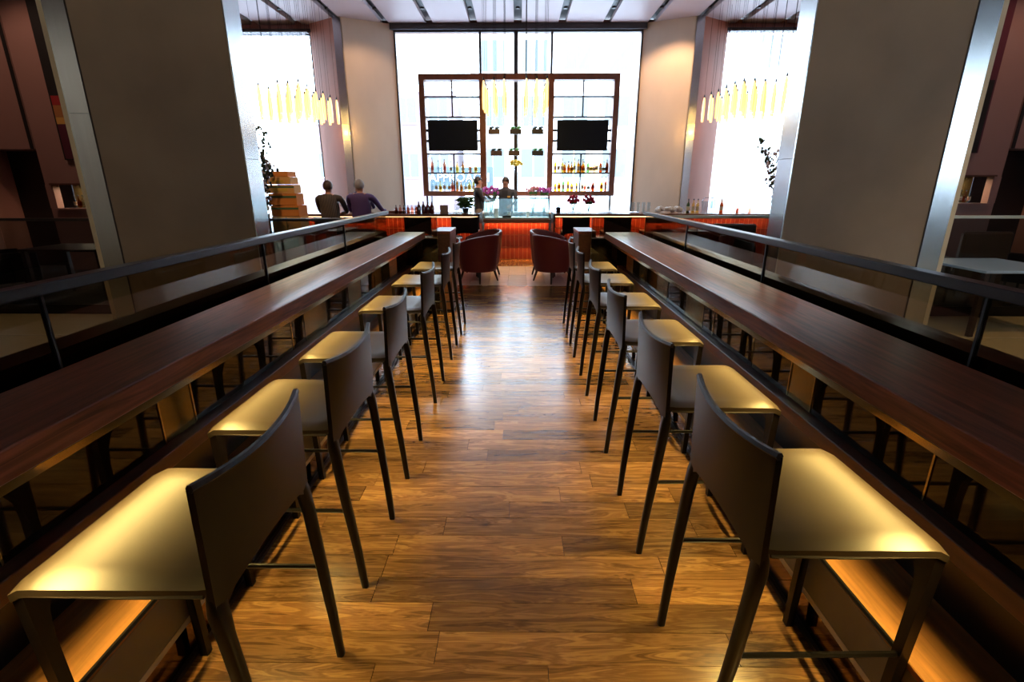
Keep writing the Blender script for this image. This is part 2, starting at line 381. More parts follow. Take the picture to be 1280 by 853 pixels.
# side aisles past the counters carry on as carpet; beyond y=8.45 stone tiles, then boards by the bar
pale = MB(); pale.box(-10, -1.2, 6.5, 12.4, -.014, -.001); pale.box(1.15, 10, 6.5, 12.4, -.014, -.001)
pale.build('carpet_field', M['carpet'], floor)['kind'] = 'stuff'
bm_ = MB(); bm_.box(1.62, 10, -4, 5.43, -.014, 0); bm_.box(-10, -1.68, -4, 5.43, -.014, 0); bm_.build('beige_carpet', M['beige'], floor)
bm_ = MB(); bm_.box(1.62, 10, 5.45, 6.43, -.014, 0); bm_.box(-10, -1.68, 5.45, 6.43, -.014, 0); bm_.build('beige_carpet', M['beige'], floor)
bm_ = MB(); bm_.box(1.62, 10, 5.43, 5.45, -.014, .004); bm_.box(-10, -1.68, 5.43, 5.45, -.014, .004); bm_.build('carpet_strip', M['creamtrim'], floor)
tw = .30
for j in range(4):
    y0 = 8.42 + j * .53
    for i in range(7):
        x0 = -1.15 + i * .33 + .03
        MB().box(-.163, .163, -.263, .263, -.014, random.uniform(-.001, .001)).build('tile', M['stone2'] if (i in (3,) and j in (0, 1)) else M['stone'], floor, loc=(x0 + .13, y0 + .265, 0))
for j in range(10):
    for i in range(2):
        MB().box(-1.2, 1.2, -.067, .067, -.014, 0).build('plank', M['plank'], floor, loc=(-1.25 + 2.42 * i + (.4 if j % 2 else 0), 10.56 + .067 + j * .136, 0))

# ceiling: panels between dark slots
cb = MB(); cb.box(-10.2, 10.2, -4, 16.9, CEIL + .16, CEIL + .3)
ceiling = struct('ceiling', cb, M['slot'])
sx_ = [-10.2, -8.9, -7.63, -6.36, -5.09, -3.82, -2.55, -1.28, -.01, 1.26, 2.53, 3.80, 5.07, 6.34, 7.61, 8.88, 10.2]
for a, b in zip(sx_[:-1], sx_[1:]):
    for y0, y1 in ((-4, 2), (2, 8), (8, 12.5), (12.5, 16.62)):
        MB().box(a + .11, b - .11, y0 + .003, y1 - .003, CEIL, CEIL + .12).build('ceiling_panel', M['ceiling'], ceiling)
for sxx in sx_[3:14]:
    for yy in (13.4, 15.2):
        if abs(sxx) < .1: continue
    t = MB(); t.lathe([(.055, 0), (.05, .05)], (sxx, 15.35, CEIL + .02), 10); t.build('downlight_can', M['frame'], ceiling)
# back and side walls (mostly outside the frame)
wb = MB(); wb.box(-10.2, 6.9, -4.2, -4, -.1, CEIL + .3); wb.box(9.6, 10.2, -4.2, -4, -.1, CEIL + .3); wb.box(6.9, 9.6, -4.2, -4, 4.3, CEIL + .3); wb.box(6.9, 9.6, -4.2, -4, -.1, 1.6)
struct('wall_back', wb, M['knee'])
struct('trim_reflector_panel', box(-9.8, -6.8, -4, -3.95, .2, 5.2), M['creamtrim'])  # unseen pale panel added for the left steel return to reflect
spot('reflector_spot', (-8.0, -1.4, 5.9), (-8.3, -4, 2.6), 260, (.95, .95, 1), 80)  # added to light the unseen reflector panel
area('window_daylight', (8.25, -4.22, 2.95), (PI / 2, 0, 0), 2.7, 2.7, 1, (1, 1, 1), portal=True)  # portal of the unseen window added behind the camera
struct('wall_left', box(-10.4, -10.2, -4.2, 17.2, -.1, CEIL + .3), M['brownwall'])
struct('wall_right', box(10.2, 10.4, -4.2, 17.2, -.1, CEIL + .3), M['brownwall'])
# front wall with three openings
fw = MB()
for a, b in ((-10.2, -8.5), (-6.03, -3.62), (3.62, 5.97), (8.5, 10.2)): fw.box(a, b, 16.6, 16.9, 0, CEIL + .1)
fw.box(-8.5, 8.5, 16.6, 16.9, 5.88, CEIL + .1); fw.box(-8.5, 8.5, 16.6, 16.9, -.1, .12)
struct('wall_front', fw, M['brownwall'])
# piers: cream splayed face, steel strip with lamp, rose-brown face
for s in (-1, 1):
    nm = 'left' if s < 0 else 'right'
    struct('wall_pier_' + nm, MB().prism([(s * 3.60, 16.58), (s * 4.90, 15.92), (s * 5.0, 15.92), (s * 5.0, 16.6)], 'z', 0, CEIL), M['cream'])
    struct('trim_pier_' + nm, box(*sorted((s * 4.92, s * 5.14)), 15.86, 15.93, 0, CEIL), M['steel'])
    struct('wall_panel_' + nm, MB().prism([(s * 5.14, 15.92), (s * 6.03, 16.52), (s * 6.03, 16.6), (s * 5.02, 16.6), (s * 5.0, 15.95)], 'z', 0, CEIL), M['brownwall'])
    t = thing('wall_sconce', 'glowing amber sconce on the steel strip of the ' + nm + ' wall pier', 'wall lamp', (s * 5.03, 15.86, 2.88))
    MB().bbox(-.085, .085, -.06, -.012, 0, .42, .008).build('shade', M['sconce'], t)
    MB().box(-.07, .07, -.012, .0, .02, .40).build('back_plate', M['steel'], t)
    l = bpy.data.lights.new('sconce_lamp', 'POINT'); l.energy = 14; l.color = (1, .55, .15); l.shadow_soft_size = .06
    lo = bpy.data.objects.new('sconce_lamp', l); C.objects.link(lo); lo.parent = t; lo.location = (0, -.16, .2)
# windows
def window(name, x0, x1, z0, z1, mull, yy=16.56):
    f = MB(); w = .05
    f.box(x0, x0 + w, yy, yy + .1, z0, z1); f.box(x1 - w, x1, yy, yy + .1, z0, z1)
    f.box(x0 + w, x1 - w, yy, yy + .1, z1 - w, z1); f.box(x0 + w, x1 - w, yy, yy + .1, z0, z0 + w)
    o = struct(name, f, M['frame'])
    for m_ in mull: MB().box(m_ - (.06 if abs(m_) < .1 else .035), m_ + (.06 if abs(m_) < .1 else .035), yy + .01, yy + .09, z0 + w, z1 - w).build('mullion', M['frame'], o)
    xs = [x0 + w] + list(mull) + [x1 - w]
    for a, b in zip(xs[:-1], xs[1:]):
        MB().box(a + .036, b - .036, yy + .05, yy + .06, z0 + w, z1 - w).build('pane', M['glass'], o)
    return o
window('window_1', -3.62, 3.62, .12, 5.90, (-1.11, -.06, .99))
window('window_added', 6.9, 9.6, 1.6, 4.3, (8.25,), -4.15)  # unseen window added behind the camera for the steel return to reflect
struct('diffuser_back', box(6.95, 9.55, -3.98, -3.97, 1.62, 4.28), sheer('diffuser_fabric', (.55, .55, .55), .7))  # unseen sheet added to tone down the added window
window('window_2', -8.5, -6.03, .12, 5.83, ())
window('window_3', 5.97, 8.5, .12, 5.90, ())
struct('trim_window_head', box(-3.7, 3.7, 16.45, 16.6, 5.90, CEIL), M['frame'])
for s in (-1, 1):
    struct('trim_side_head_' + ('left' if s < 0 else 'right'), box(*sorted((s * 6.0, s * 8.5)), 16.45, 16.6, 5.84, 5.92), M['frame'])
    struct('trim_curtain_' + ('left' if s < 0 else 'right'), box(*sorted((s * 6.03, s * 8.5)), 16.25, 16.46, 5.79, 5.84), M['frame'])
    def cur(u, v, s=s):
        x = s * (6.08 + 2.4 * u); return (x, 16.32 + .045 * math.sin(u * 2.4 * 2 * PI / .14), .02 + 5.775 * v)
    c = MB().grid(cur, 170, 1).build('sheer_curtain', sheer('sheer_fabric', (.9, .88, .92), .35), smooth=80)
    tag(c, 'sheer white rippled curtain across the ' + ('left' if s < 0 else 'right') + ' side window', 'curtain')

# ------------------------------------------------------------ street outside
struct('ground_street', box(-40, 40, 17.2, 60, -.3, -.1), M['street'])
def building(x0, x1, yy, h, m, label, cols, rows_, w, hh, z0=2.2, dz=3.4, skip=()):
    t = thing('street_building', label, 'building', ((x0 + x1) / 2, yy, -.1))
    wd = x1 - x0
    MB().box(-wd / 2, wd / 2, 0, 6, 0, h).build('facade', m, t)
    st = wd / cols
    for i in range(cols):
        for j in range(rows_):
            if (i, j) in skip: continue
            cx = -wd / 2 + st * (i + .5); z = z0 + j * dz
            f = MB().box(-w / 2 - .08, w / 2 + .08, -.10, 0, -.08, hh + .08).build('window_surround', M['facade'], t, loc=(cx, 0, z))
            MB().box(-w / 2, w / 2, -.115, -.10, 0, hh).build('pane', M['pane'], f)
            MB().box(-.03, .03, -.13, -.115, 0, hh).build('glazing_bar', M['facade'], f)
    return t
building(-3.2, 14, 38, 17, M['facade'], 'pale office building with rows of bluish windows beyond the main window', 6, 4, 1.7, 1.9)
building(-16.5, -4.2, 36, 7.5, M['facade2'], 'low pinkish building seen through the left side window', 6, 2, 1.2, 1.5)
building(15, 30, 37, 15, M['facade'], 'tall pale building seen through the right side window', 5, 4, 1.6, 1.9)
sg = thing('street_sign', 'pale blue sign board with white letters seen between the shelf posts', 'sign', (-5.0, 28, 1.35))
MB().box(0, 3.7, 0, .12, 0, 1.15).build('board', M['signblue'], sg)
tx = bpy.data.curves.new('lettering', 'FONT'); tx.body = 'APPROACH'; tx.size = .62; tx.extrude = .02; tx.align_x = 'LEFT'
to = bpy.data.objects.new('lettering', tx); C.objects.link(to); to.parent = sg; to.location = (.30, -.03, .42); to.rotation_euler = (PI / 2, 0, 0); tx.materials.append(M['white'])
bpy.context.view_layer.update(); _me = bpy.data.meshes.new_from_object(to.evaluated_get(bpy.context.evaluated_depsgraph_get())); bpy.data.objects.remove(to)
to = bpy.data.objects.new('lettering', _me); C.objects.link(to); to.parent = sg; to.location = (.30, -.03, .42); to.rotation_euler = (PI / 2, 0, 0)
for k in (.4, 3.3): MB().tube([(k, .06, -1.45), (k, .06, 0)], .05).build('post', M['frame'], sg)

# ------------------------------------------------------------ columns
for s in (-1, 1):
    nm = 'left' if s < 0 else 'right'
    x0, x1 = s * 2.82, s * 4.33
    o = struct('column_' + nm, box(*sorted((x0, x1)), 5.5, 5.79, 0, CEIL), M['plaster'])
    # steel inner flank in stacked sheets, outer steel return and cream edge
    for z0, z1 in ((0, 1.9), (1.9, 3.8), (3.8, CEIL)):
        MB().box(*sorted((x0, x0 - s * .012)), 5.49, 5.80, z0 + .002, z1 - .002).build('steel_flank', M['steel'], o)
    for z0, z1 in ((0, 2.33), (2.33, 4.2), (4.2, CEIL)):
        MB().prism([(x1 + s * .004, 5.50), (x1 + s * .20, 5.47), (x1 + s * .20, 5.53), (x1 + s * .004, 5.6)], 'z', z0 + .002, z1 - .002).build('steel_return', M['steel'], o)
    MB().prism([(x1 + s * .20, 5.47), (x1 + s * .275, 5.50), (x1 + s * .275, 5.79), (x1 + s * .20, 5.79)], 'z', 0, CEIL).build('cream_edge', M['creamtrim'], o)
    MB().box(*sorted((x1, x1 - s * .012)), 5.492, 5.5, 0, CEIL).build('shadow_bead', M['frame'], o)

# ------------------------------------------------------------ long counters
def counter(s):
    side = 'left' if s < 0 else 'right'
    xi = 1.17 if s < 0 else 1.10           # inner edge of the slab
    xo = 1.50; Y0, Y1 = -.6, 6.46
    t = thing('bar_counter', 'long dark walnut drinking counter running down the ' + side + ' side of the aisle', 'counter', (0, 0, 0))
    B = lambda a, b: sorted((s * a, s * b))
    MB().bbox(*B(xi, xo), Y0, Y1, .992, 1.07, .004).build('counter_top', M['walnut'], t)
    MB().box(*B(xi + .004, xi + .03), Y0, Y1, .968, .991).build('brass_trim', M['brass'], t)
    MB().box(*B(xi + .085, xi + .13), Y0, Y1, .972, .992).build('lamp_housing', M['blackmetal'], t)
    MB().box(*B(xi + .25, xo - .02), Y0, Y1, .0, .991).build('carcass', M['black'], t)
    xp = xi + .23
    d = 0 if s > 0 else -.32
    segs = [(-.55, .0, 'g'), (.0, .72, 'g'), (.72, 1.43, 'g'), (1.43, 2.10, 'g'), (2.10, 2.30, 'o'), (2.30, 2.70, 'g'), (2.70, 3.30, 'g'), (3.30, 3.50, 'g'), (3.50, 3.90, 'o'),
            (3.90, 4.40, 'g'), (4.40, 4.75, 'o'), (4.75, 5.2, 'g'), (5.2, 5.46, 'o'), (5.46, 5.8, 'g'), (5.8, 6.15, 'y'), (6.15, 6.72, 'g')]
    for a, b, k in segs:
        a += d; b = min(b + d, Y1 - .02)
        m_ = {'g': M['darkglass'], 'o': M['olive'], 'y': M['oakstep']}[k]
        p = MB().bbox(*B(xp, xp + .018), a + .003, b - .003, .655, .966, .002).build('panel', m_, t)
        if k == 'o' or a - d in (2.3, 1.43, 3.3):
            MB().box(*B(xp - .004, xp + .0), a - .003, a + .004, .655, .966).build('brass_joint', M['brass'], t)
    MB().bbox(*B(xp - .05, xp + .018), Y0, Y1, .585, .650, .003).build('ledge', M['walnut_end'], t)
    # foot step: mirrored toe kick, grey metal plate, oak top
    xs = xi + .0
    MB().box(*B(xs + .012, xs + .03), Y0, Y1, .02, .15).build('toe_kick', M['toe'], t)
    MB().box(*B(xs - .004, xs + .022), Y0, Y1, 0, .02).build('floor_strip', M['darkwood'], t)
    MB().box(*B(xs + .03, xi + .25), Y0, Y1, .0, .34).build('step_carcass', M['black'], t)
    y = Y0
    while y < Y1 - .01:
        e = min(y + 1.18, Y1)
        MB().box(*B(xs, xs + .012), y + .002, e - .002, .175, .345).build('step_plate', M['steel_grey'], t)
        y = e
    MB().box(*B(xs + .0, xs + .014), Y0, Y1, .15, .173).build('lit_step_edge', M['creamtrim'], t)  # lit metal edge, its brightness put into a pale colour
    MB().bbox(*B(xs - .002, xi + .25), Y0, Y1, .346, .372, .003).build('step_top', M['oakstep'], t)
    # knee wall behind with smoked glass screen and flat rail
    xg = 1.65 if s < 0 else 1.60
    g = thing('glass_screen', 'smoked glass screen with dark flat rail behind the ' + side + ' counter', 'railing', (0, 0, 0))
    MB().box(*B(xg + .012, xg + .14), Y0, Y1 + .04, .0, 1.075).build('knee_wall', M['knee'], g)
    MB().bbox(*B(xg - .03, xg + .035), Y0, Y1 + .04, 1.285, 1.325, .004).build('rail', M['rail'], g)
    js = [Y0, .10, 1.69, 3.28, 4.87, Y1]
    for a, b in zip(js[:-1], js[1:]):
        MB().box(*B(xg, xg + .010), a + .005, b - .005, .80, 1.284).build('glass_pane', M['tint'], g)
    for j in js[1:-1]:
        MB().box(*B(xg - .006, xg + .012), j - .005, j + .005, .80, 1.284).build('joint_clip', M['artblack'], g)
    # end screen across the aisle side at the far end
    e = thing('end_screen', 'dark glazed end screen closing the far end of the ' + side + ' counter', 'partition', (0, 0, 0))
    xe = 1.02 if s < 0 else .94
    MB().box(*B(xe, xg + .14), 6.47, 6.50, 0, .985).build('dark_panel', M['darkglass'], e)
    MB().box(*B(xe, xg + .14), 6.468, 6.502, .985, 1.005).build('metal_cap', M['steel'], e)
    MB().box(*B(xe, xg + .14), 6.48, 6.49, 1.005, 1.255).build('glass_pane', M['tint'], e)
    MB().box(*B(xe, xe - .006), 6.476, 6.494, 0, 1.255).build('edge_bead', M['steel'], e)
    k = thing('service_stand', 'square walnut stand just past the far end of the ' + side + ' counter', 'stand', (s * (xe - .07 + .02), 6.85, 0))
    MB().bbox(-.115, .115, -.33, .30, 1.04, 1.075, .004).build('stand_top', M['walnut'], k)
    MB().bbox(-.11, .11, -.325, .295, .04, 1.04, .004).build('stand_body', M['walnut_end'], k)
    MB().box(-.10, .10, -.30, .28, 0, .04).build('plinth', M['black'], k)
    return t
counter(-1); counter(1)
# cross balustrade beyond the columns
for s in (-1, 1):
    side = 'left' if s < 0 else 'right'
    g = thing('glass_balustrade', ('dark-railed' if s < 0 else 'pale-railed') + ' glass balustrade running behind the ' + side + ' plaster column', 'railing', (0, 0, 0))
    B = lambda a, b: sorted((s * a, s * b))
    zt = 1.235 if s < 0 else 1.275
    MB().bbox(*B(1.80, 10.1), 6.47, 6.51, zt - .035, zt, .003).build('rail', M['rail'] if s < 0 else M['rail_pale'], g)
    js = [1.80, 3.4, 5.0, 6.6, 8.2, 10.1]
    for a, b in zip(js[:-1], js[1:]):
        MB().box(*B(a + .006, b - .006), 6.484, 6.494, .12, zt - .035).build('glass_pane', M['tint2'], g)
    MB().box(*B(1.80, 10.1), 6.46, 6.52, 0, .12).build('base_channel', M['blackmetal'], g)

# ------------------------------------------------------------ bar stools
def make_stool():
    t = thing('bar_stool', 'x', 'bar stool')
    HW = .262
    def seat(u, v):           # u front<-back, v side
        x = -.205 + .475 * u; yy = (v * 2 - 1); y = yy * (HW - .004 * (1 - u))
        z = .765 - .016 * (1 - yy ** 2) * math.sin(PI * min(1, u * 1.05)) - .010 * max(0, abs(yy) - .85) / .15
        if u > .93: z -= (u - .93) / .07 * .016; x -= (u - .93) / .07 * .004
        if u < .12: z += (1 - u / .12) * .02 * (1 - .6 * yy * yy) - .012 * max(0, abs(yy) - .7)
        return (x, y, z)
    MB().grid(seat, 16, 14, (0, 0, -.022)).build('seat', M['leather'], t, smooth=True)
    for sy in (-1, 1): MB().tube([(-.19, sy * (HW - .006), .737), (0, sy * (HW - .006), .733), (.25, sy * (HW - .006), .735)], .006, 6).build('seat_welt', M['leather_edge'], t, True)
    def back(u, v):           # u up, v side
        yy = v * 2 - 1; hw = HW + .004 * u
        zb = .69 + .035 * (1 - yy * yy) - .035 * max(0, abs(yy) - .75) / .25
        zt = 1.012 + .016 * yy * yy
        z = zb + (zt - zb) * u
        x = -.200 - .010 * u - .034 * (1 - yy * yy) * (.35 + .65 * u)
        return (x, yy * hw, z)
    MB().grid(back, 8, 14, (-.016, 0, 0)).build('backrest', M['leather_dark'], t, smooth=True)
    b = MB(); pts = [Vector(back(1, k / 14)) + Vector((-.008, 0, .002)) for k in range(15)]
    b.tube(pts, .0105, 6); b.build('back_welt', M['leather_edge'], t, True)
    for sy in (-1, 1):
        m = MB()
        m.rtube([(-.268, sy * .230, 0), (-.255, sy * .236, .18), (-.232, sy * .245, .42), (-.216, sy * .247, .60), (-.207, sy * .244, .68), (-.204, sy * .238, .72), (-.203, sy * .238, .745)],
                [(.013, .013), (.0145, .0145), (.017, .016), (.018, .018), (.017, .024), (.012, .026), (.007, .022)])
        m.build('rear_leg', M['leather_dark'], t, smooth=50)
        m = MB()              # front leg: leather gusset narrowing from the seat corner
        o_ = [(sy * .258, .742), (sy * .256, .60), (sy * .250, .40), (sy * .243, 0), (sy * .215, 0), (sy * .219, .40), (sy * .220, .58), (sy * .212, .65), (sy * .185, .700), (sy * .13, .728), (sy * .06, .742)]
        m.prism(o_, 'x', .238, .266)
        v2 = []
        for v in m.v: v2.append((v[0] - (.742 - v[2]) * .03, v[1], v[2]))
        m.v = v2; m.build('front_leg', M['leather_dark'], t)
        MB().tube([(-.240, sy * .240, .385), (.236, sy * .236, .385)], .0085, 6).build('stretcher', M['blackmetal'], t, True)
        MB().lathe([(.012, 0), (.012, .006)], (-.268, sy * .230, -.0), 8).build('foot_glide', M['blackmetal'], t)
    MB().tube([(.240, -.230, .385), (.240, .230, .385)], .0085, 6).build('stretcher', M['blackmetal'], t, True)
    return t
NTH = ['first', 'second', 'third', 'fourth', 'fifth', 'sixth', 'seventh', 'eighth', 'ninth', 'tenth', 'eleventh', 'twelfth', 'thirteenth', 'fourteenth', 'fifteenth', 'sixteenth', 'seventeenth']
ORD = ['nearest', 'second', 'third', 'fourth', 'fifth', 'farthest']
stool = make_stool(); used = False
def put_stool(x, y, rz, label, group):
    global used
    o = stool if not used else copy_tree(stool); used = True
    o.location = (x, y, 0); o.rotation_euler = (0, 0, rz); tag(o, label, 'bar stool', group); return o
for i, y in enumerate((1.335, 2.195, 3.115, 4.02, 4.97, 5.80)):
    put_stool(.840, y, math.radians(random.uniform(-1, 1)), f'{ORD[i]} brown leather bar stool of the row along the right counter', 'bar stools along the right counter')
for i, y in enumerate((1.185, 1.975, 2.80, 3.87, 4.89, 5.77)):
    put_stool(-.912, y, PI + math.radians(random.uniform(-1, 1)), f'{ORD[i]} brown leather bar stool of the row along the left counter', 'bar stools along the left counter')
for x, lb in ((-1.03, 'dark bar stool at the back bar just left of the glass display case'), (-1.95, 'dark bar stool at the back bar between display case and seated guests'),
              (1.14, 'dark bar stool at the back bar just right of the glass display case'), (1.95, 'second dark back bar stool right of the display case'),
              (2.75, 'third dark back bar stool right of the display case'), (-3.66, 'dark bar stool under the guest in the striped shirt'), (-3.08, 'dark bar stool under the guest in the violet shirt')):
    put_stool(x, 10.28 if x > -2.5 else 10.16, PI / 2, lb, 'stools at the back bar')

# ------------------------------------------------------------ back bar counter
def tiles(x0, x1, yy, z0, z1, parent, tw=.095, th=.235):
    MB().box(x0, x1, yy, yy + .04, z0, z1).build('tile_backing', M['grout'], parent)
    m = MB(); n = max(1, round((x1 - x0) / tw)); w = (x1 - x0) / n; k = max(1, round((z1 - z0) / th)); h = (z1 - z0) / k
    for i in range(n):
        for j in range(k):
            d = random.uniform(0, .004)
            m.box(x0 + i * w + .007, x0 + (i + 1) * w - .007, yy - .008 - d, yy, z0 + j * h + .007, z0 + (j + 1) * h - .007)
    o = m.build('wall_tiles', M['tile'], parent); o['kind'] = 'stuff'
def bar_section(x0, x1, yy, zt, label, lamp=True):
    t = thing('tiled_bar', label, 'bar', (0, 0, 0))
    MB().bbox(x0, x1, yy, yy + .62, zt - .05, zt, .004).build('bar_top', M['marble'], t)
    tiles(x0 + .02, x1 - .02, yy + .26, .0, zt - .06, t)
    MB().box(x0 + .02, x1 - .02, yy + .30, yy + .60, 0, zt - .06).build('carcass', M['black'], t)
    MB().box(x0 + .01, x1 - .01, yy + .02, yy + .05, zt - .068, zt - .05).build('light_strip', M['led'], t)
    area('bar_strip_lamp', ((x0 + x1) / 2, yy + .12, zt - .075), (0, 0, 0), x1 - x0 - .1, .04, 7 * (x1 - x0), (1, .36, .12))
    return t
bar_l = bar_section(-4.6, -.82, 10.75, 1.05, 'left run of the red-tiled back bar with stone top')
bar_r = bar_section(.78, 5.4, 10.75, 1.06, 'right run of the red-tiled back bar with stone top')
MB().box(-.82, -.79, 10.75, 11.6, 0, 1.05).build('end_panel', M['darkwood'], bar_l)
MB().box(.75, .78, 10.75, 11.6, 0, 1.06).build('end_panel', M['darkwood'], bar_r)
bar_c = thing('tiled_bar', 'low central red-tiled bar front under the glass display case', 'bar')
MB().bbox(-.76, .72, 11.5, 12.1, .83, .90, .004).build('bar_top', M['walnut_end'], bar_c)
tiles(-.75, .71, 11.6, 0, .82, bar_c)
MB().box(-.75, .71, 11.66, 12.1, 0, .82).build('carcass', M['black'], bar_c)
area('bar_strip_lamp', (-.02, 11.53, .815), (0, 0, 0), 1.4, .03, 9, (1, .36, .12))
area('toe_lamp', (-.02, 11.50, .30), (math.radians(-20), 0, 0), 1.4, .03, 3, (1, .50, .12))
case = thing('display_case', 'glass display case with cold bottles standing on the low central bar', 'display case', (-.02, 11.8, .90))
MB().box(-.72, .72, -.24, -.232, .02, .44).build('glass_front', M['caseglass'], case)
MB().box(-.72, -.712, -.23, .24, .02, .44).build('glass_side', M['caseglass'], case)
MB().box(.712, .72, -.23, .24, .02, .44).build('glass_side', M['caseglass'], case)
MB().box(-.73, .73, -.245, .245, .44, .452).build('glass_top', M['caseglass'], case)
MB().box(-.71, .71, -.22, .22, .021, .03).build('case_floor_fill', M['white'], case)  # white lining added to brighten the inside of the case
MB().box(-.71, .71, .225, .235, .03, .43).build('fill_pane', sheer('frosted_glass', (.75, .9, .95), .22), case)  # pale sheet added to brighten the back of the case
area('case_fill_lamp', (-.02, 11.75, 1.33), (0, 0, 0), 1.3, .1, 7, (.85, .95, 1))  # fill light added under the case top
f = MB()
f.box(-.735, .735, -.25, .25, 0, .02); f.box(-.735, .735, -.252, -.245, .436, .456)
f.build('case_frame', M['steel'], case)
MB().box(-.71, .71, -.05, .20, .21, .218).build('shelf', M['caseglass'], case)

# glass and bottle makers
def bottle_mesh(h, r, kind):
    p = [(r * .94, 0), (r, .01), (r, h * .55), (r * .8, h * .66), (r * .34, h * .76), (r * .30, h * .93)]
    if kind == 'round': p = [(r * .8, 0), (r * 1.25, h * .2), (r * 1.2, h * .42), (r * .6, h * .6), (r * .3, h * .68), (r * .3, h * .93)]
    if kind == 'tall': p = [(r * .8, 0), (r * .82, h * .6), (r * .34, h * .74), (r * .30, h * .94)]
    return p
def bottle(x, y, z, h, r, kind, m, label, group, cat='bottle', lab=True):
    t = thing('bottle', label, cat, (x, y, z), 0, group)
    MB().lathe(bottle_mesh(h, r, kind), n=8).build('glass_body', m, t, True)
    MB().lathe([(r * .36, h * .91), (r * .36, h)], n=8).build('cap', M['cap'], t)
    if lab: MB().lathe([(r * (1.02 if kind != 'tall' else .85), h * .18), (r * (1.02 if kind != 'tall' else .85), h * .46)], n=8).build('paper_label', M['label_paper'] if random.random() < .6 else m, t)
    return t
def cup(name, x, y, z, h, r, m, label, group=None, cat='glass'):
    o = MB(); o.lathe([(r * .8, 0), (r, h), (r * .93, h), (r * .74, .012)], n=10)
    return tag(o.build(name, m, smooth=True, loc=(x, y, z)), label, cat, group)

# contents of the case
for i in range(9):
    cup('tumbler', -.45 + i * .13 + (.03 if i % 2 else 0), 11.72, .92, .13, .042, M['glassware'] if i not in (2, 5) else M['white'], f'small {"white" if i in (2, 5) else "clear"} jar, {NTH[i]} from the left inside the display case', 'jars inside the display case')
tag(MB().lathe([(.05, 0), (.055, .02), (.055, .20), (.04, .21)], n=10).build('canister', M['white'], smooth=True, loc=(-.48, 11.70, .92)), 'white canister at the left end of the display case', 'canister')
tag(MB().bbox(-.10, .10, -.06, .06, 0, .05, .006).build('tray', M['black'], loc=(-.24, 11.64, .922)), 'black tray on the floor of the display case', 'tray')

# ------------------------------------------------------------ back shelf unit with televisions
u = thing('shelf_unit', 'tall red-brown framed shelf unit standing in front of the main window', 'shelving', (0, 0, 0))
f = MB(); Y = 14.95
f.box(-2.68, 2.74, Y, Y + .32, 4.32, 4.47)
u_top = f.build('top_beam', M['shelfwood'], u)
MB().box(-2.68, 2.74, Y, Y + .32, 1.32, 1.45).build('bottom_beam', M['shelfwood'], u)
for a in (-2.60, -.965, .905, 2.66): MB().box(a - .03, a + .03, Y + .12, Y + .2, 0, 1.32).build('foot_post', M['steel'], u)
for a, b, m_ in ((-2.68, -2.53, 'shelfwood'), (-1.05, -.88, 'shelfwood'), (.83, .98, 'shelfwood'), (2.59, 2.74, 'shelfwood')):
    MB().box(a, b, Y, Y + .32, 1.45, 4.32).build('post', M[m_], u)
for a, b, c0 in ((-2.53, -1.05, -1.80), (.98, 2.59, 1.78)):
    for z in (3.91, 3.40, 2.45, 1.94):
        MB().box(a, b, Y + .05, Y + .27, z - .018, z + .018).build('shelf', M['shelfmetal'], u)
    for z0, z1 in ((3.418, 3.892), (3.928, 4.32), (1.958, 2.432), (1.45, 1.922)):
        MB().box(c0 - .02, c0 + .02, Y + .12, Y + .16, z0, z1).build('divider', M['shelfmetal'], u)
for a, b, l in ((-2.47, -1.11, 'left'), (1.08, 2.48, 'right')):
    t = thing('television', 'switched-off flat television mounted in the ' + l + ' bay of the shelf unit', 'television', ((a + b) / 2, Y + .02, 2.53))
    w = (b - a) / 2
    MB().bbox(-w, w, -.05, .03, 0, .79, .008).build('case', M['tvframe'], t)
    MB().box(-w + .02, w - .02, -.054, -.05, .04, .77).build('screen', M['tv'], t)
    for zz in (.23, .50):
        MB().box(-w - (.07 if l == 'left' else .10), w + (.07 if l == 'left' else .10), .03, .06, zz, zz + .06).build('mounting_bar', M['tvframe'], t)
# bottles on the shelves
BP = {'lt': (-2.50, -1.10, 1.958, 8, 'upper left bottle shelf'), 'lb': (-2.50, -1.08, 1.45, 12, 'lower left bottle shelf'), 'rt': (1.02, 2.56, 1.958, 17, 'upper right bottle shelf'), 'rb': (1.02, 2.56, 1.45, 13, 'lower right bottle shelf')}
COLN = ['clear', 'amber', 'golden', 'brown', 'green', 'rose']
for k, (a, b, z, n, gl) in BP.items():
    cnt = {}
    for i in range(n):
        x = a + (b - a) * (i + .5) / n + random.uniform(-.015, .015)
        ci = random.choice((0, 0, 1, 1, 2, 2, 3, 5, 4) if k[0] == 'r' else (0, 0, 0, 2, 1, 5))
        h = random.uniform(.28, .40); kd = random.choice(('std', 'std', 'round', 'tall'))
        if abs(x + 1.80) < .05 or abs(x - 1.78) < .05: x += .06
        bottle(x, Y + .12 + random.uniform(-.03, .0), z, h, .043, kd, BOT[ci], f'{COLN[ci]} glass bottle, {NTH[i]} from the left on the {gl}', f'bottles on the {gl}')
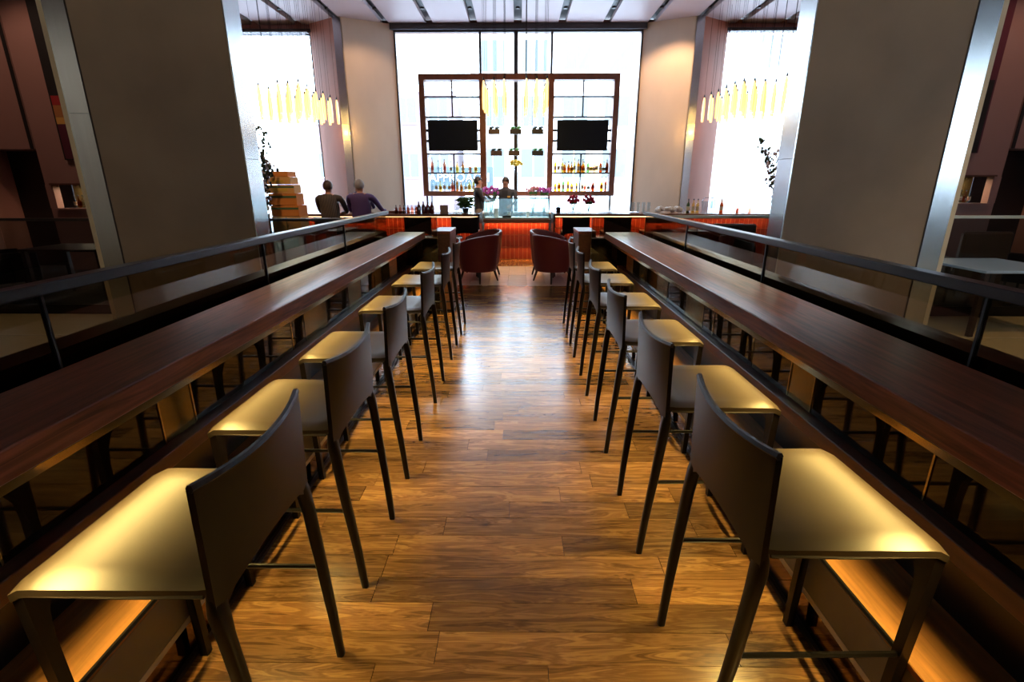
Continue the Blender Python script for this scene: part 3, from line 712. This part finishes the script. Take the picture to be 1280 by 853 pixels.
# planter boxes hung on wires in the middle bay
pl = [(-.66, 3.06, 'planter', 'twig', 'upper left'), (-.06, 3.06, 'planter2', 'succ', 'upper middle'), (.55, 3.06, 'planter2', 'leafdark', 'upper right'),
      (-.60, 2.50, 'planter', 'twig', 'lower left'), (-.10, 2.50, 'planter', 'succ', 'lower middle'), (.56, 2.50, 'planter2', 'succ', 'lower right')]
for x, z, pm, lm, ps in pl:
    t = thing('hanging_planter', f'{"taupe" if pm == "planter" else "charcoal"} hanging planter box, {ps} of the six between the shelves', 'planter', (x, Y + .16, z - .09))
    MB().bbox(-.16, .16, -.05, .05, 0, .13, .006).build('box', M[pm], t)
    for q in (-.08, .08):
        p = MB()
        for a in range(9):
            an = a * 2.4; rr = .02 + .018 * (a % 3)
            p.ball((q + rr * math.cos(an), rr * math.sin(an), .14 + .02 * (a % 3)), .024, 6, 4, sz=1.3)
        p.build('plant', M[lm] if lm != 'twig' else M['leafdark'], t, True)
    for q in (-.15, .15): MB().tube([(q, 0, .12), (q, 0, 4.32 - z + .09)], .003, 4).build('wire', M['shelfmetal'], t)
t = thing('flower_vase', 'glass vase of yellow flowers in front of the middle window bar', 'vase', (-.05, Y + .12, 1.455))
MB().tube([(0, 0, 0), (0, 0, .50)], .022, 6).build('stand', M['frame'], t)
MB().lathe([(.03, .50), (.05, .55), (.045, .68)], n=8).build('vase', M['glassware'], t)
p = MB()
for a in range(16):
    an = a * 2.4; rr = .17 * math.sqrt(a / 16); p.ball((rr * math.cos(an), rr * .6 * math.sin(an), .76 + random.uniform(-.05, .06)), .05, 6, 4, sz=.8)
p.build('flower_head', M['yellow'], t)
# back counter under the shelves
bc = thing('back_counter', 'pale work counter running under the shelf unit', 'counter')
MB().bbox(-3.4, 3.4, 14.3, 14.9, .86, .90, .004).build('counter_top', M['white'], bc)
MB().box(-3.38, 3.38, 14.36, 14.88, 0, .86).build('counter_body', M['steel'], bc)

# ------------------------------------------------------------ chandeliers
def tube_mesh():
    m = MB(); m.lathe([(.014, .62), (.030, .57), (.040, .45), (.043, .20), (.038, .03), (.028, 0)], n=8); return m
TUBE = None; CAP = None; WIRES = {}
def chandelier(cx, y0, zt, label, rows=5, dx=.235, dy=.50, skew=0):
    global TUBE, CAP
    t = thing('chandelier', label, 'chandelier', (cx, y0, zt), 0, 'amber glass tube chandeliers')
    for r in range(rows):
        for c in (-1, 0, 1):
            z = random.uniform(-.03, .02); x = c * dx + skew * r; y = r * dy
            if TUBE is None:
                o = tube_mesh().build('glass_tube', M['amber'], t, True); TUBE = o.data
                k = MB().lathe([(.022, 0), (.022, .03), (.006, .08)], n=6).build('tube_cap', M['blackmetal'], t); CAP = k.data
            else:
                o = inst('glass_tube', TUBE, t); k = inst('tube_cap', CAP, t)
            o.location = (x, y, z - .62); k.location = (x, y, z)
            MB().tube([(x, y, z + .08), (x, y, CEIL - zt)], .0035, 4, False).build('wire', M['blackmetal'], t)
    l = bpy.data.lights.new('chandelier_lamp', 'POINT'); l.energy = 12; l.color = (1, .65, .25); l.shadow_soft_size = .25
    lo = bpy.data.objects.new('chandelier_lamp', l); C.objects.link(lo); lo.parent = t; lo.location = (0, rows * dy / 2, -.8)
chandelier(-.55, 12.7, 3.93, 'amber glass tube chandelier hanging left of the window centre', 4)
chandelier(.43, 12.7, 3.93, 'amber glass tube chandelier hanging right of the window centre', 4)
chandelier(-6.10, 12.5, 3.80, 'amber glass tube chandelier, outermost on the left by the side window')
chandelier(-5.18, 12.5, 3.83, 'amber glass tube chandelier, inner of the two by the left side window', 6)
chandelier(5.28, 12.5, 3.86, 'amber glass tube chandelier, inner of the two by the right side window', 6)
chandelier(6.22, 12.5, 3.92, 'amber glass tube chandelier, outermost on the right by the side window')

# ------------------------------------------------------------ lounge armchairs and tables
def armchair(x, y, rz, label):
    t = thing('tub_armchair', label, 'armchair', (x, y, 0), rz, 'burgundy tub armchairs')
    def shell(u, v, r0=.31, r1=.375, off=0):
        a = math.radians(-128 + 256 * u); c = math.cos(a)     # a=0 is the back (-y)
        zt = .80 - .15 * ((1 - c) / 2) ** 1.1 * 1.3
        z = .20 + (zt - .20) * v
        r = (r0 + (r1 - r0) * v ** .8) - off
        return (r * math.sin(a), -r * math.cos(a), z)
    m = MB(); n = 28; k = 7; vs = []; fs = []
    for i in range(n + 1):
        for j in range(k + 1): vs.append(shell(i / n, j / k))
        for j in range(k + 1): vs.append(shell(i / n, 1 - j / k, off=.055))
    Wd = 2 * (k + 1)
    for i in range(n):
        for j in range(Wd):
            j2 = (j + 1) % Wd; fs.append((i * Wd + j, (i + 1) * Wd + j, (i + 1) * Wd + j2, i * Wd + j2))
    fs.append(tuple(range(Wd))); fs.append(tuple(n * Wd + j for j in range(Wd - 1, -1, -1))); m.add(vs, fs)
    m.build('shell', M['armchair'], t, smooth=60)
    p = MB(); p.tube([Vector(shell(i / n, 1, off=.027)) + Vector((0, 0, .004)) for i in range(n + 1)], .026, 8); p.build('top_roll', M['armchair'], t, True)
    MB().lathe([(.30, .20), (.325, .30), (.325, .34), (.30, .345)], n=20).build('seat_base', M['armchair'], t, True)
    MB().lathe([(.27, .346), (.29, .36), (.29, .43), (.26, .46), (.0, .465)], (0, .03, 0), 20).build('seat_cushion', M['armchair_in'], t, True)
    for dx, dy in ((-.2, -.2), (.2, -.2), (-.2, .2), (.2, .2)):
        MB().tube([(dx * 1.18, dy * 1.18, 0), (dx * .95, dy * .95, .205)], [.014, .024], 8).build('leg', M['darkwood'], t, True)
    return t
R = math.radians
armchair(-.68, 8.86, R(52), 'nearer left burgundy tub armchair with its back to the aisle')
armchair(-.66, 9.62, R(118), 'farther left burgundy tub armchair beside the bar')
armchair(.62, 8.86, R(-52), 'nearer right burgundy tub armchair with its back to the aisle')
armchair(.60, 9.62, R(-118), 'farther right burgundy tub armchair beside the bar')
for s, x in ((-1, -1.42), (1, 1.38)):
    t = thing('round_table', 'low round dark table between the ' + ('left' if s < 0 else 'right') + ' pair of burgundy armchairs', 'table', (x, 9.10, 0))
    MB().lathe([(.43, .715), (.45, .725), (.45, .745), (.44, .75)], n=32).build('table_top', M['marble'], t, 30)
    MB().lathe([(.20, 0), (.21, .015), (.04, .04), (.035, .70), (.12, .715)], n=16).build('pedestal', M['blackmetal'], t, True)

# ------------------------------------------------------------ people
def figure(name, label, loc, rz, J, E, skinm, mats, region, hair, hairm, sub=1):
    """J joints: name -> (x,y,z,r); E edges; region(co)->material slot"""
    t = thing(name, label, 'person', loc, rz)
    me = bpy.data.meshes.new('body'); keys = list(J); me.from_pydata([J[k][:3] for k in keys], [(keys.index(a), keys.index(b)) for a, b in E], [])
    o = bpy.data.objects.new('body', me); C.objects.link(o)
    md = o.modifiers.new('s', 'SKIN'); sl = me.skin_vertices[0].data
    for i, k in enumerate(keys):
        r = J[k][3]; sl[i].radius = r if isinstance(r, tuple) else (r, r)
        sl[i].use_root = (k == 'pelvis')
    md.use_smooth_shade = True
    o.modifiers.new('u', 'SUBSURF').levels = sub
    dg = bpy.context.evaluated_depsgraph_get(); ev = o.evaluated_get(dg); m2 = bpy.data.meshes.new_from_object(ev)
    bpy.data.objects.remove(o)
    for m in mats: m2.materials.append(m)
    for p in m2.polygons: p.material_index = region(p.center); p.use_smooth = True
    b = bpy.data.objects.new('body', m2); C.objects.link(b); b.parent = t
    hx, hy, hz, hr = J['head'][0], J['head'][1], J['head'][2], .09
    # face: eyes, nose, mouth, ears; the face looks along local +y
    fc = MB()
    fc.ball((hx - .085, hy, hz), .02, 6, 4, sx=.5, sz=1.4); fc.ball((hx + .085, hy, hz), .02, 6, 4, sx=.5, sz=1.4)
    fc.build('ear', mats[0], t, True)
    MB().ball((hx, hy + .098, hz - .015), .014, 6, 4, sz=1.8).build('nose', mats[0], t, True)
    for q in (-.032, .032): MB().ball((hx + q, hy + .088, hz + .015), .010, 6, 4).build('eye', M['cap'], t, True)
    MB().ball((hx, hy + .086, hz - .055), .018, 6, 4, sz=.3, sy=.4).build('mouth', M['artplum'], t, True)
    h = MB(); n, m_ = 14, 8; vs = []; fs = []
    for i in range(m_ + 1):
        for k in range(n):
            a = PI * .70 * i / m_; th = 2 * PI * k / n
            fr = math.sin(th)
            lim = a if fr < .2 else a * (hair)
            vs.append((hx + .094 * math.sin(lim) * math.cos(th), hy - .008 + .108 * math.sin(lim) * math.sin(th), hz + .02 + .112 * math.cos(lim)))
    for i in range(m_):
        for k in range(n):
            k2 = (k + 1) % n; fs.append((i * n + k, i * n + k2, (i + 1) * n + k2, (i + 1) * n + k))
    fs.append(tuple(m_ * n + k for k in range(n)))
    h.add(vs, fs); h.build('hair', hairm, t, True)
    return t
def joints(seated=False, hl=((-.30, .16, 1.02), (-.20, .36, 1.10)), hr=((.30, .16, 1.02), (.20, .36, 1.10)), w=1.0, dz=0.):
    """upper body z for a 1.78 m figure; hl, hr = elbow and wrist of left(-x)/right(+x) arms"""
    J = {'pelvis': (0, 0, .95, (.15 * w, .12)), 'waist': (0, 0, 1.08, (.145 * w, .11)), 'chest': (0, 0, 1.28, (.17 * w, .12)), 'top': (0, -.005, 1.43, (.14 * w, .095)),
         'neck': (0, 0, 1.50, .068), 'jaw': (0, .03, 1.56, (.066, .075)), 'head': (0, .012, 1.64, (.086, .098)), 'crown': (0, 0, 1.71, (.062, .072))}
    E = [('pelvis', 'waist'), ('waist', 'chest'), ('chest', 'top'), ('top', 'neck'), ('neck', 'jaw'), ('jaw', 'head'), ('head', 'crown')]
    for s, nm, (el, wr) in ((-1, 'L', hl), (1, 'R', hr)):
        J['sh' + nm] = (s * .175 * w, 0, 1.435, .068); J['el' + nm] = (*el, .045); J['wr' + nm] = (*wr, .028)
        E += [('top', 'sh' + nm), ('sh' + nm, 'el' + nm), ('el' + nm, 'wr' + nm)]
        d = (Vector(wr) - Vector(el)).normalized(); side = d.cross(Vector((0, 0, 1))).normalized(); pc = Vector(wr) + d * .06
        J['pa' + nm] = (*pc, (.035, .018)); E.append(('wr' + nm, 'pa' + nm))
        for q, ln in enumerate((.065, .08, .075, .06)):
            b = pc + side * (q - 1.5) * .02 + d * .03; e = b + d * ln + Vector((0, 0, -.02))
            J[f'k{q}{nm}'] = (*b, .010); J[f'f{q}{nm}'] = (*e, .008); E += [('pa' + nm, f'k{q}{nm}'), (f'k{q}{nm}', f'f{q}{nm}')]
        tb = Vector(wr) + d * .03 - side * s * .03; te = tb + d * .05 - side * s * .03
        J['t' + nm] = (*te, .010); E.append(('wr' + nm, 't' + nm))
        hx = s * .10
        if seated:
            J['hip' + nm] = (hx, .02, .90, .095); J['kn' + nm] = (hx * 1.5, .42, .88, .065); J['an' + nm] = (hx * 1.5, .40, .46, .042); J['to' + nm] = (hx * 1.6, .56, .42, .035)
        else:
            J['hip' + nm] = (hx, 0, .88, .095); J['kn' + nm] = (hx * 1.1, .01, .48, .062); J['an' + nm] = (hx * 1.2, 0, .09, .042); J['to' + nm] = (hx * 1.4, .16, .04, .035)
        E += [('pelvis', 'hip' + nm), ('hip' + nm, 'kn' + nm), ('kn' + nm, 'an' + nm), ('an' + nm, 'to' + nm)]
    for k in J:
        if seated or k[:2] not in ('kn', 'an', 'to'): J[k] = (J[k][0], J[k][1], J[k][2] + dz, J[k][3])
    return J, E
def reg(J, sleeve_long, dz=0):
    wr = [Vector(J['wr' + n][:3]) for n in 'LR']; el = [Vector(J['el' + n][:3]) for n in 'LR']
    def f(c):
        if c.z > 1.50 + dz: return 0
        for w_, e_ in zip(wr, el):
            d = (w_ - e_); tt = (c - e_).dot(d) / d.length_squared
            perp = (c - e_ - d * tt).length
            if perp < .10 and tt > (.95 if sleeve_long else .05) and (c - w_).length < .45: return 0
        return 2 if c.z < .98 + dz else 1
    return f
# seated guests at the bar (their backs to us, facing +y)
J, E = joints(True, ((-.27, .20, 1.16), (-.10, .42, 1.13)), ((.27, .20, 1.16), (.10, .42, 1.13)), 1.32, -.05)
figure('person', 'seated person with short brown hair in a dark striped shirt, back turned, at the bar', (-3.70, 10.22, 0), 0, J, E, None, [M['skin'], M['shirtstripe'], M['trousers']], reg(J, True, -.05), .75, M['hairbrown'])
J, E = joints(True, ((-.28, .20, 1.16), (-.10, .42, 1.13)), ((.36, .18, 1.18), (.36, .44, 1.16)), 1.36, -.03)
figure('person', 'seated person with short grey hair in a violet shirt, back turned, at the bar', (-3.08, 10.22, 0), 0, J, E, None, [M['skin'], M['shirtpurple'], M['trousers']], reg(J, True, -.03), .7, M['hairgrey'])
J, E = joints(False, ((-.28, .20, 1.16), (-.14, .42, 1.13)), ((.28, .2, 1.16), (.14, .42, 1.13)), 1.0, -.03)
figure('person', 'dark-haired person across the bar, mostly hidden behind the grey-haired guest', (-3.62, 11.9, 0), 0, J, E, None, [M['skin'], M['shirtpurple'], M['trousers']], reg(J, True, -.03), .75, M['hairdark'])
# two bartenders between the bar and the shelves
J, E = joints(False, ((-.24, .08, 1.16), (-.05, .30, 1.20)), ((.26, .10, 1.16), (.10, .34, 1.18)), 1.35, .06)
figure('person', 'standing bartender in a short-sleeved black shirt turned sideways towards his colleague', (-1.0, 13.25, 0), R(-78), J, E, None, [M['skin'], M['shirtblack'], M['khaki']], reg(J, False, .06), .55, M['hairdark'])
J, E = joints(False, ((-.26, .06, 1.18), (-.16, .26, 1.10)), ((.30, .10, 1.20), (.42, .30, 1.34)), 1.30, .05)
suit = figure('person', 'standing person in a charcoal suit with an orange pocket square behind the display case', (-.29, 12.9, 0), R(172), J, E, None, [M['skin2'], M['suit'], M['suit']], reg(J, True, .05), .6, M['hairdark'])
MB().prism([(-.05, 1.08), (.05, 1.08), (.075, 1.50), (-.075, 1.50)], 'y', .12, .148).build('shirt', M['shirtblack'], suit)
MB().box(-.13, -.06, .125, .150, 1.33, 1.37).build('pocket_square', M['artyellow'], suit)

# ------------------------------------------------------------ things on the bar
zl, zr = 1.051, 1.061
for i, x in enumerate((-2.10, -2.00, -1.91, -1.82)):
    t = bottle(x, 11.04, zl, .24, .046, 'std', M['redbrown_liquid'], f'bottle of red-brown mixer on the left bar, {NTH[i]} from the left of four', 'red-brown mixer bottles', lab=False)
tag(MB().bbox(-.08, .08, -.05, .05, 0, .17, .006).build('napkin_holder', M['paper'], loc=(-1.56, 11.02, zl)), 'tan napkin box on the left bar top beside the red-brown bottles', 'napkin box')
for i in range(9):
    bottle(-1.32 + i * .056 if i < 7 else -1.30 + (i - 7) * .1, 11.04 + (i % 3) * .09, zl, random.uniform(.18, .28), .026, 'std', BOT[0], f'small clear bottle, {NTH[i]} from the left in the cluster at the left bar end', 'clear bottles at the left bar end', lab=False)
pt = thing('potted_plant', 'leafy green plant on the bar beside the bartender in black', 'plant', (-1.12, 11.2, zl))
MB().lathe([(.05, 0), (.07, .10), (.06, .10)], n=10).build('pot', M['planter2'], pt)
lf = MB()
for a in range(110):
    an = a * 2.4; rr = .03 + .17 * random.random(); z = .12 + .20 * random.random(); c = (rr * math.cos(an), rr * .7 * math.sin(an), z)
    lf.ball(c, .036, 5, 3, sx=1.2, sy=.8, sz=.6)
lf.build('foliage', M['leaf'], pt)
def bouquet(x, y, z, m, label, spread=.12, hh=.30, n=22, m2=None):
    t = thing('flower_vase', label, 'vase', (x, y, z))
    MB().lathe([(.03, 0), (.045, .02), (.04, .10), (.05, .17), (.045, .17), (.035, .03)], n=10).build('vase', M['glassware'], t, True)
    st = MB()
    for a in range(7):
        an = a * 2.4; st.tube([(0, 0, .03), (spread * .6 * math.cos(an), spread * .6 * math.sin(an), hh)], .004, 4)
    st.build('stems', M['leaf'], t)
    p = MB()
    for a in range(n):
        an = a * 2.4; rr = spread * math.sqrt((a + .5) / n); c = (rr * math.cos(an), rr * math.sin(an), hh + .05 * random.uniform(-1, 1.3) - rr * .25)
        p.ball(c, .026, 6, 4, sz=1.5)
    p.build('blossoms', m, t)
    g = MB()
    for a in range(12):
        an = a * 2.4 + 1; g.ball((spread * .5 * math.cos(an), spread * .5 * math.sin(an), hh - .09), .026, 5, 3, sz=1.3)
    g.build('leaves', M['leaf'], t)
    return t
bouquet(1.17, 10.97, zr, M['redflower'], 'vase of crimson flowers on the right bar, nearer the display case')
bouquet(1.50, 11.0, zr, M['redflower'], 'vase of crimson flowers on the right bar, farther from the display case')
bouquet(-.62, 11.95 + .25, .92, M['purple'], 'vase of purple flowers in front of the bartender in black', .20, .62, 34)
bouquet(.62, 11.95 + .25, .92, M['purple'], 'vase of purple orchids at the right end of the display case', .16, .60, 22)
bouquet(.36, 11.95 + .3, .92, M['pinkpetal'], 'vase of dusty pink orchids above the display case', .16, .62, 20)
t = thing('tool_caddy', 'black caddy of bar tools at the inner end of the right bar', 'caddy', (.86, 10.97, zr))
MB().lathe([(.04, 0), (.055, .12), (.05, .12), (.035, .01)], n=10).build('cup', M['black'], t)
MB().tube([(0, 0, .02), (.02, 0, .26)], .012, 6).build('handle', M['black'], t); MB().tube([(0, .01, .02), (-.03, .01, .22)], .010, 6).build('handle', M['black'], t)
for i, x in enumerate((2.08, 2.20, 2.30)):
    t = thing('coupe_glass', f'stemmed coupe glass on the right bar, {NTH[i]} from the left of three', 'glass', (x, 11.02, zr), 0, 'coupe glasses on the right bar')
    MB().lathe([(.032, 0), (.032, .004), (.004, .01), (.004, .10), (.04, .15), (.042, .17), (.038, .17), (.003, .11)], n=10).build('glass', M['glassware'], t, True)
for i, x in enumerate((2.44, 2.55, 2.66, 2.77)):
    t = cup('tall_glass', x, 11.02, zr, .22, .035, M['glassware'], f'tall highball glass on the right bar, {NTH[i]} from the left of four', 'tall glasses on the right bar')
for i, (x, w_) in enumerate(((3.02, .10), (3.22, .13), (3.42, .12))):
    o = MB()
    for a in range(7): o.ball((random.uniform(-w_, w_) * .6, random.uniform(-.06, .06), .05 + .05 * random.random()), .055, 7, 5, sz=.9)
    tag(o.build('folded_towel', M['white'], smooth=True, loc=(x, 11.02, zr)), ('leftmost', 'middle', 'rightmost')[i] + ' crumpled white napkin pile on the right bar', 'napkins')
for i, x in enumerate((3.60, 3.71, 3.80)):
    bottle(x, 11.02, zr, .29, .036, 'std', BOT[(4, 2, 2)[i]], ('dark green bottle', 'golden bottle next to the green one', 'golden bottle beside the ice bucket')[i] + ' on the right bar', None)
t = thing('ice_bucket', 'clear square ice bucket with handle on the right bar', 'bucket', (4.02, 11.02, zr))
MB().lathe([(.12, 0), (.15, .24), (.145, .24), (.115, .01)], n=12).build('bucket', M['glassware'], t, True)
MB().tube([(-.14, 0, .22), (-.10, 0, .31), (.10, 0, .31), (.14, 0, .22)], .006, 6).build('handle', M['steel'], t)
bottle(4.30, 11.02, zr, .30, .04, 'std', BOT[3], 'single brown bottle at the outer end of the right bar', None)
for i in range(4): bottle(4.52 + i * .13, 11.04, zr, .14, .03, 'std', BOT[(0, 3, 0, 5)[i]], f'small bottle at the outer right bar end, {NTH[i]} from the left of four', 'small bottles at the right bar end', lab=False)
for i in range(6): bottle(-2.58 + i * .085, 11.02, zl, .17, .034, 'std', BOT[(3, 5, 3, 3, 5, 3)[i]], f'short dark-capped bottle by the guests, {NTH[i]} from the left of six', 'short bottles by the guests', lab=False)
tag(MB().bbox(-.20, .20, -.12, .12, 0, .05, .01).build('bar_tray', M['shelfwood'], loc=(-2.62, 11.2, zl)), 'dark tray behind the short bottles on the left bar', 'tray')
for i in range(5):
    cup('tall_glass', -2.32 - i * .001 + (i - 2) * .0 + .0 + i * .09 - .1, 11.28, zl, .16, .03, M['glassware'], f'clear glass at the back of the left bar, {NTH[i]} from the left of five', 'glasses on the left bar')

# ------------------------------------------------------------ side areas: plants, boxes, tables
def branch_plant(x, y, z0, label, s, pm, pot_h, flower):
    t = thing('branch_arrangement', label, 'plant', (x, y, 0))
    MB().lathe([(.12, 0), (.15, .02), (.165, pot_h), (.145, pot_h), (.13, pot_h - .05)], n=16).build('pot', pm, t, True)
    f = MB()
    for a in range(26):
        an = a * 2.4; rr = .15 * math.sqrt(a / 26); f.ball((rr * math.cos(an), rr * math.sin(an), pot_h + .06 + .16 * random.random()), .05, 7, 5)
    f.build('flower_mound', M[flower], t, True)
    for k in range(15):
        an = random.uniform(0, 2 * PI); L_ = random.uniform(.6, 1.3); ln = random.uniform(.05, .32)
        b = MB(); p = Vector((.04 * math.cos(an), .04 * math.sin(an), pot_h)); d = Vector((math.cos(an) * ln, math.sin(an) * ln * .6, 1)).normalized(); pts = [p]
        for q in range(7):
            d = (d + Vector((random.uniform(-.12, .12), random.uniform(-.12, .12), .05))).normalized(); pts.append(pts[-1] + d * L_ / 7)
        b.tube(pts, [.007 - .0007 * i for i in range(8)], 5)
        for q in range(1, 8):
            for w in range(2):
                e = pts[q] + Vector((random.uniform(-.13, .13), random.uniform(-.1, .1), random.uniform(.03, .13))); b.tube([pts[q], e], [.004, .002], 4)
        br = b.build('branch', M['twig'], t)
        lfm = MB()
        for q in range(1, 8):
            for w in range(9):
                c = pts[q] + Vector((random.gauss(0, .05), random.gauss(0, .05), random.gauss(.03, .05))); lfm.ball(c, random.uniform(.013, .028), 4, 3, sz=1.3)
        l_ = lfm.build('leaves' if k % 2 else 'buds', M['leafdark'] if k % 3 else M['blossom'], br); l_['kind'] = 'stuff'
branch_plant(-4.36, 8.7, 0, 'tall branch arrangement in a black pot beside the left column', 1, M['black'], 1.17, 'creamflower')
branch_plant(4.40, 8.7, 0, 'tall branch arrangement in a black pot beside the right column', 1, M['black'], 1.17, 'creamflower')
cr = thing('side_table', 'black side table carrying the stack of cardboard cartons', 'table', (-4.10, 9.30, 0))
MB().bbox(-.34, .34, -.24, .24, .76, .80, .004).build('table_top', M['black'], cr)
for a in (-.3, .3):
    for b in (-.2, .2): MB().box(a - .02, a + .02, b - .02, b + .02, 0, .76).build('leg', M['black'], cr)
z = .80; offs = ((0, .30, 'card2'), (.0, .19, 'card1'), (-.03, .20, 'card1'), (-.05, .15, 'card2'), (-.08, .13, 'card2'), (-.10, .09, 'card1'))
nm = ('lowest', 'second', 'third', 'fourth', 'fifth', 'topmost')
for i, (dx, h, m_) in enumerate(offs):
    t = thing('cardboard_box', f'{nm[i]} flattened carton from the bottom in the stack left of the bar', 'box', (-4.10 + dx, 9.30, z), R(random.uniform(-4, 4)), 'cartons stacked left of the bar')
    w = .26 - .008 * i
    MB().bbox(-w, w, -.17, .17, 0, h - .004, .004).build('carton', M[m_], t)
    if i in (1, 2, 3): MB().box(-w, w, -.173, -.17, h * .62, h * .80).build('printed_band', M['cardstripe'], t)
    if i in (3, 4): MB().box(-w * .6, w * .5, -.173, -.17, h * .25, h * .55).build('printed_panel', M['cardprint'], t)
    if i == 0: MB().box(-.006, .006, -.173, -.17, 0, h - .006).build('tape_seam', M['cardstripe'], t)
    z += h
# right: pale-topped table, brown chair, low sofa behind the balustrade
t = thing('dining_table', 'square table with a glossy top tinted with reflected window blue right of the right column', 'table', (5.55, 5.95, 0))
MB().bbox(-.50, .50, -.50, .50, .725, .755, .004).build('table_top', M['reflected_blue'], t)
for a in (-.44, .44):
    for b in (-.44, .42): MB().box(a - .025, a + .025, b - .025, b + .025, 0, .725).build('leg', M['darkwood'], t)
def lounge_chair(x, y, rz, m, label):
    t = thing('lounge_chair', label, 'chair', (x, y, 0), rz)
    MB().bbox(-.32, .32, -.30, .30, .22, .46, .03).build('seat', m, t, 30)
    MB().bbox(-.34, .34, -.40, -.30, .20, 1.02, .03).build('backrest', m, t, 30)
    for sx in (-.36, .36): MB().bbox(sx - .04, sx + .04, -.30, .28, .22, .66, .02).build('armrest', m, t, 30)
    for a in (-.28, .28):
        for b in (-.25, .25): MB().tube([(a, b, 0), (a, b, .23)], .02, 6).build('leg', M['darkwood'], t)
    return t
M['brownleather'] = mat('brown_velvet', (.11, .05, .02), .6)
lounge_chair(6.5, 7.5, R(0), M['brownleather'], 'brown high-backed chair behind the right balustrade')
lounge_chair(7.9, 7.7, R(30), M['leather_dark'], 'dark high-backed chair, outermost behind the right balustrade')
lounge_chair(-7.9, 7.7, R(-30), M['leather_dark'], 'dark high-backed chair, outermost behind the left balustrade')
lounge_chair(2.75, 7.9, R(10), M['armchair'], 'burgundy high-backed chair behind the right balustrade near the counter end')
lounge_chair(3.65, 8.9, R(-10), M['leather_dark'], 'dark chair beside the burgundy one behind the right balustrade')
t = thing('dining_table', 'long dark table standing behind the left balustrade', 'table', (-6.6, 7.6, 0))
MB().bbox(-.6, .6, -.4, .4, .72, .75, .004).build('table_top', M['darkwood'], t)
for a in (-.54, .54):
    for b in (-.34, .34): MB().box(a - .03, a + .03, b - .03, b + .03, 0, .72).build('leg', M['darkwood'], t)
# far side walls with painting and lit bottle niche
for s in (-1, 1):
    nm = 'left' if s < 0 else 'right'
    B = lambda a, b: sorted((s * a, s * b))
    z0, z1 = (1.20, 1.63) if s < 0 else (1.30, 1.78)
    w = MB()
    w.box(*B(6.4, 7.7), 10, 10.15, 0, CEIL); w.box(*B(7.7, 9.05), 10, 10.15, z1, CEIL); w.box(*B(7.7, 9.05), 10, 10.15, 0, z0); w.box(*B(8.92, 9.06), 10, 10.15, z0, z1)
    o = struct('wall_side_' + nm, w, M['pinkwall'])
    MB().box(*B(7.7, 8.92), 10.45, 10.50, z0 - .1, z1 + .1).build('niche_back', M['olive'], o)
    MB().box(*B(7.7, 8.92), 10.15, 10.45, z0 - .1, z0).build('niche_shelf', M['darkwood'], o)
    MB().box(*B(7.68, 8.94), 9.96, 10.01, z1, z1 + .03).build('niche_trim', M['walnut_end'], o)
    MB().box(*B(7.68, 8.94), 9.94, 10.15, z0 - .03, z0 - .0).build('niche_sill', M['pinkwall'], o)
    struct('trim_shade_' + nm, box(*B(7.7, 8.92), 10.15, 10.45, z1 + .0, z1 + .1), M['darkwood'])
    area('niche_lamp', (s * 8.3, 10.3, z1 - .03), (0, 0, 0), 1.0, .05, 9, (1, .75, .5))
    for i in range(12):
        bottle(s * (7.85 + i * .085), 10.27, z0, .24, .032, ('std', 'round', 'tall')[i % 3], BOT[(1, 0, 2, 3, 0)[i % 5]], f'bottle in the lit {nm} wall niche, {NTH[i]} counted from the column side', f'bottles in the {nm} wall niche')
    struct('wall_recess_' + nm, box(*B(9.06, 10.2), 10.6, 10.7, 0, CEIL), M['black'])
    pn = MB().bbox(*B(9.06, 10.2), 9.98, 10.6, 2.27, CEIL, .004)
    o = struct('wall_upper_' + nm, pn, M['pinkwall'])
    struct('trim_gap_' + nm, box(*B(9.06, 9.12), 9.965, 9.98, 2.27, CEIL), M['artblack'])
    a = thing('painting', ('abstract painting of red, ochre and plum blocks under black' if s < 0 else 'tall dark maroon painting') + ' on the ' + nm + ' side wall', 'painting', (0, 9.94, 0))
    xa, xb = (8.50, 7.6) if s < 0 else (8.45, 7.6)
    MB().box(*B(xa, xb), 0, .05, 2.08 if s < 0 else 2.19, 5.0).build('canvas', M['artblack'] if s < 0 else M['artplum'], a)
    if s < 0:
        for zz0, zz1, mm_ in ((2.10, 2.70, 'artplum'), (2.70, 2.82, 'artyellow'), (2.82, 3.02, 'artochre'), (3.02, 3.18, 'artred')):
            MB().box(*B(xa - .03, xb + .01), -.006, 0, zz0, zz1 - .003).build('colour_block', M[mm_], a)
    else:
        MB().box(*B(xa - .03, xb + .01), -.006, 0, 2.2, 3.4).build('colour_block', M['artblack'], a)
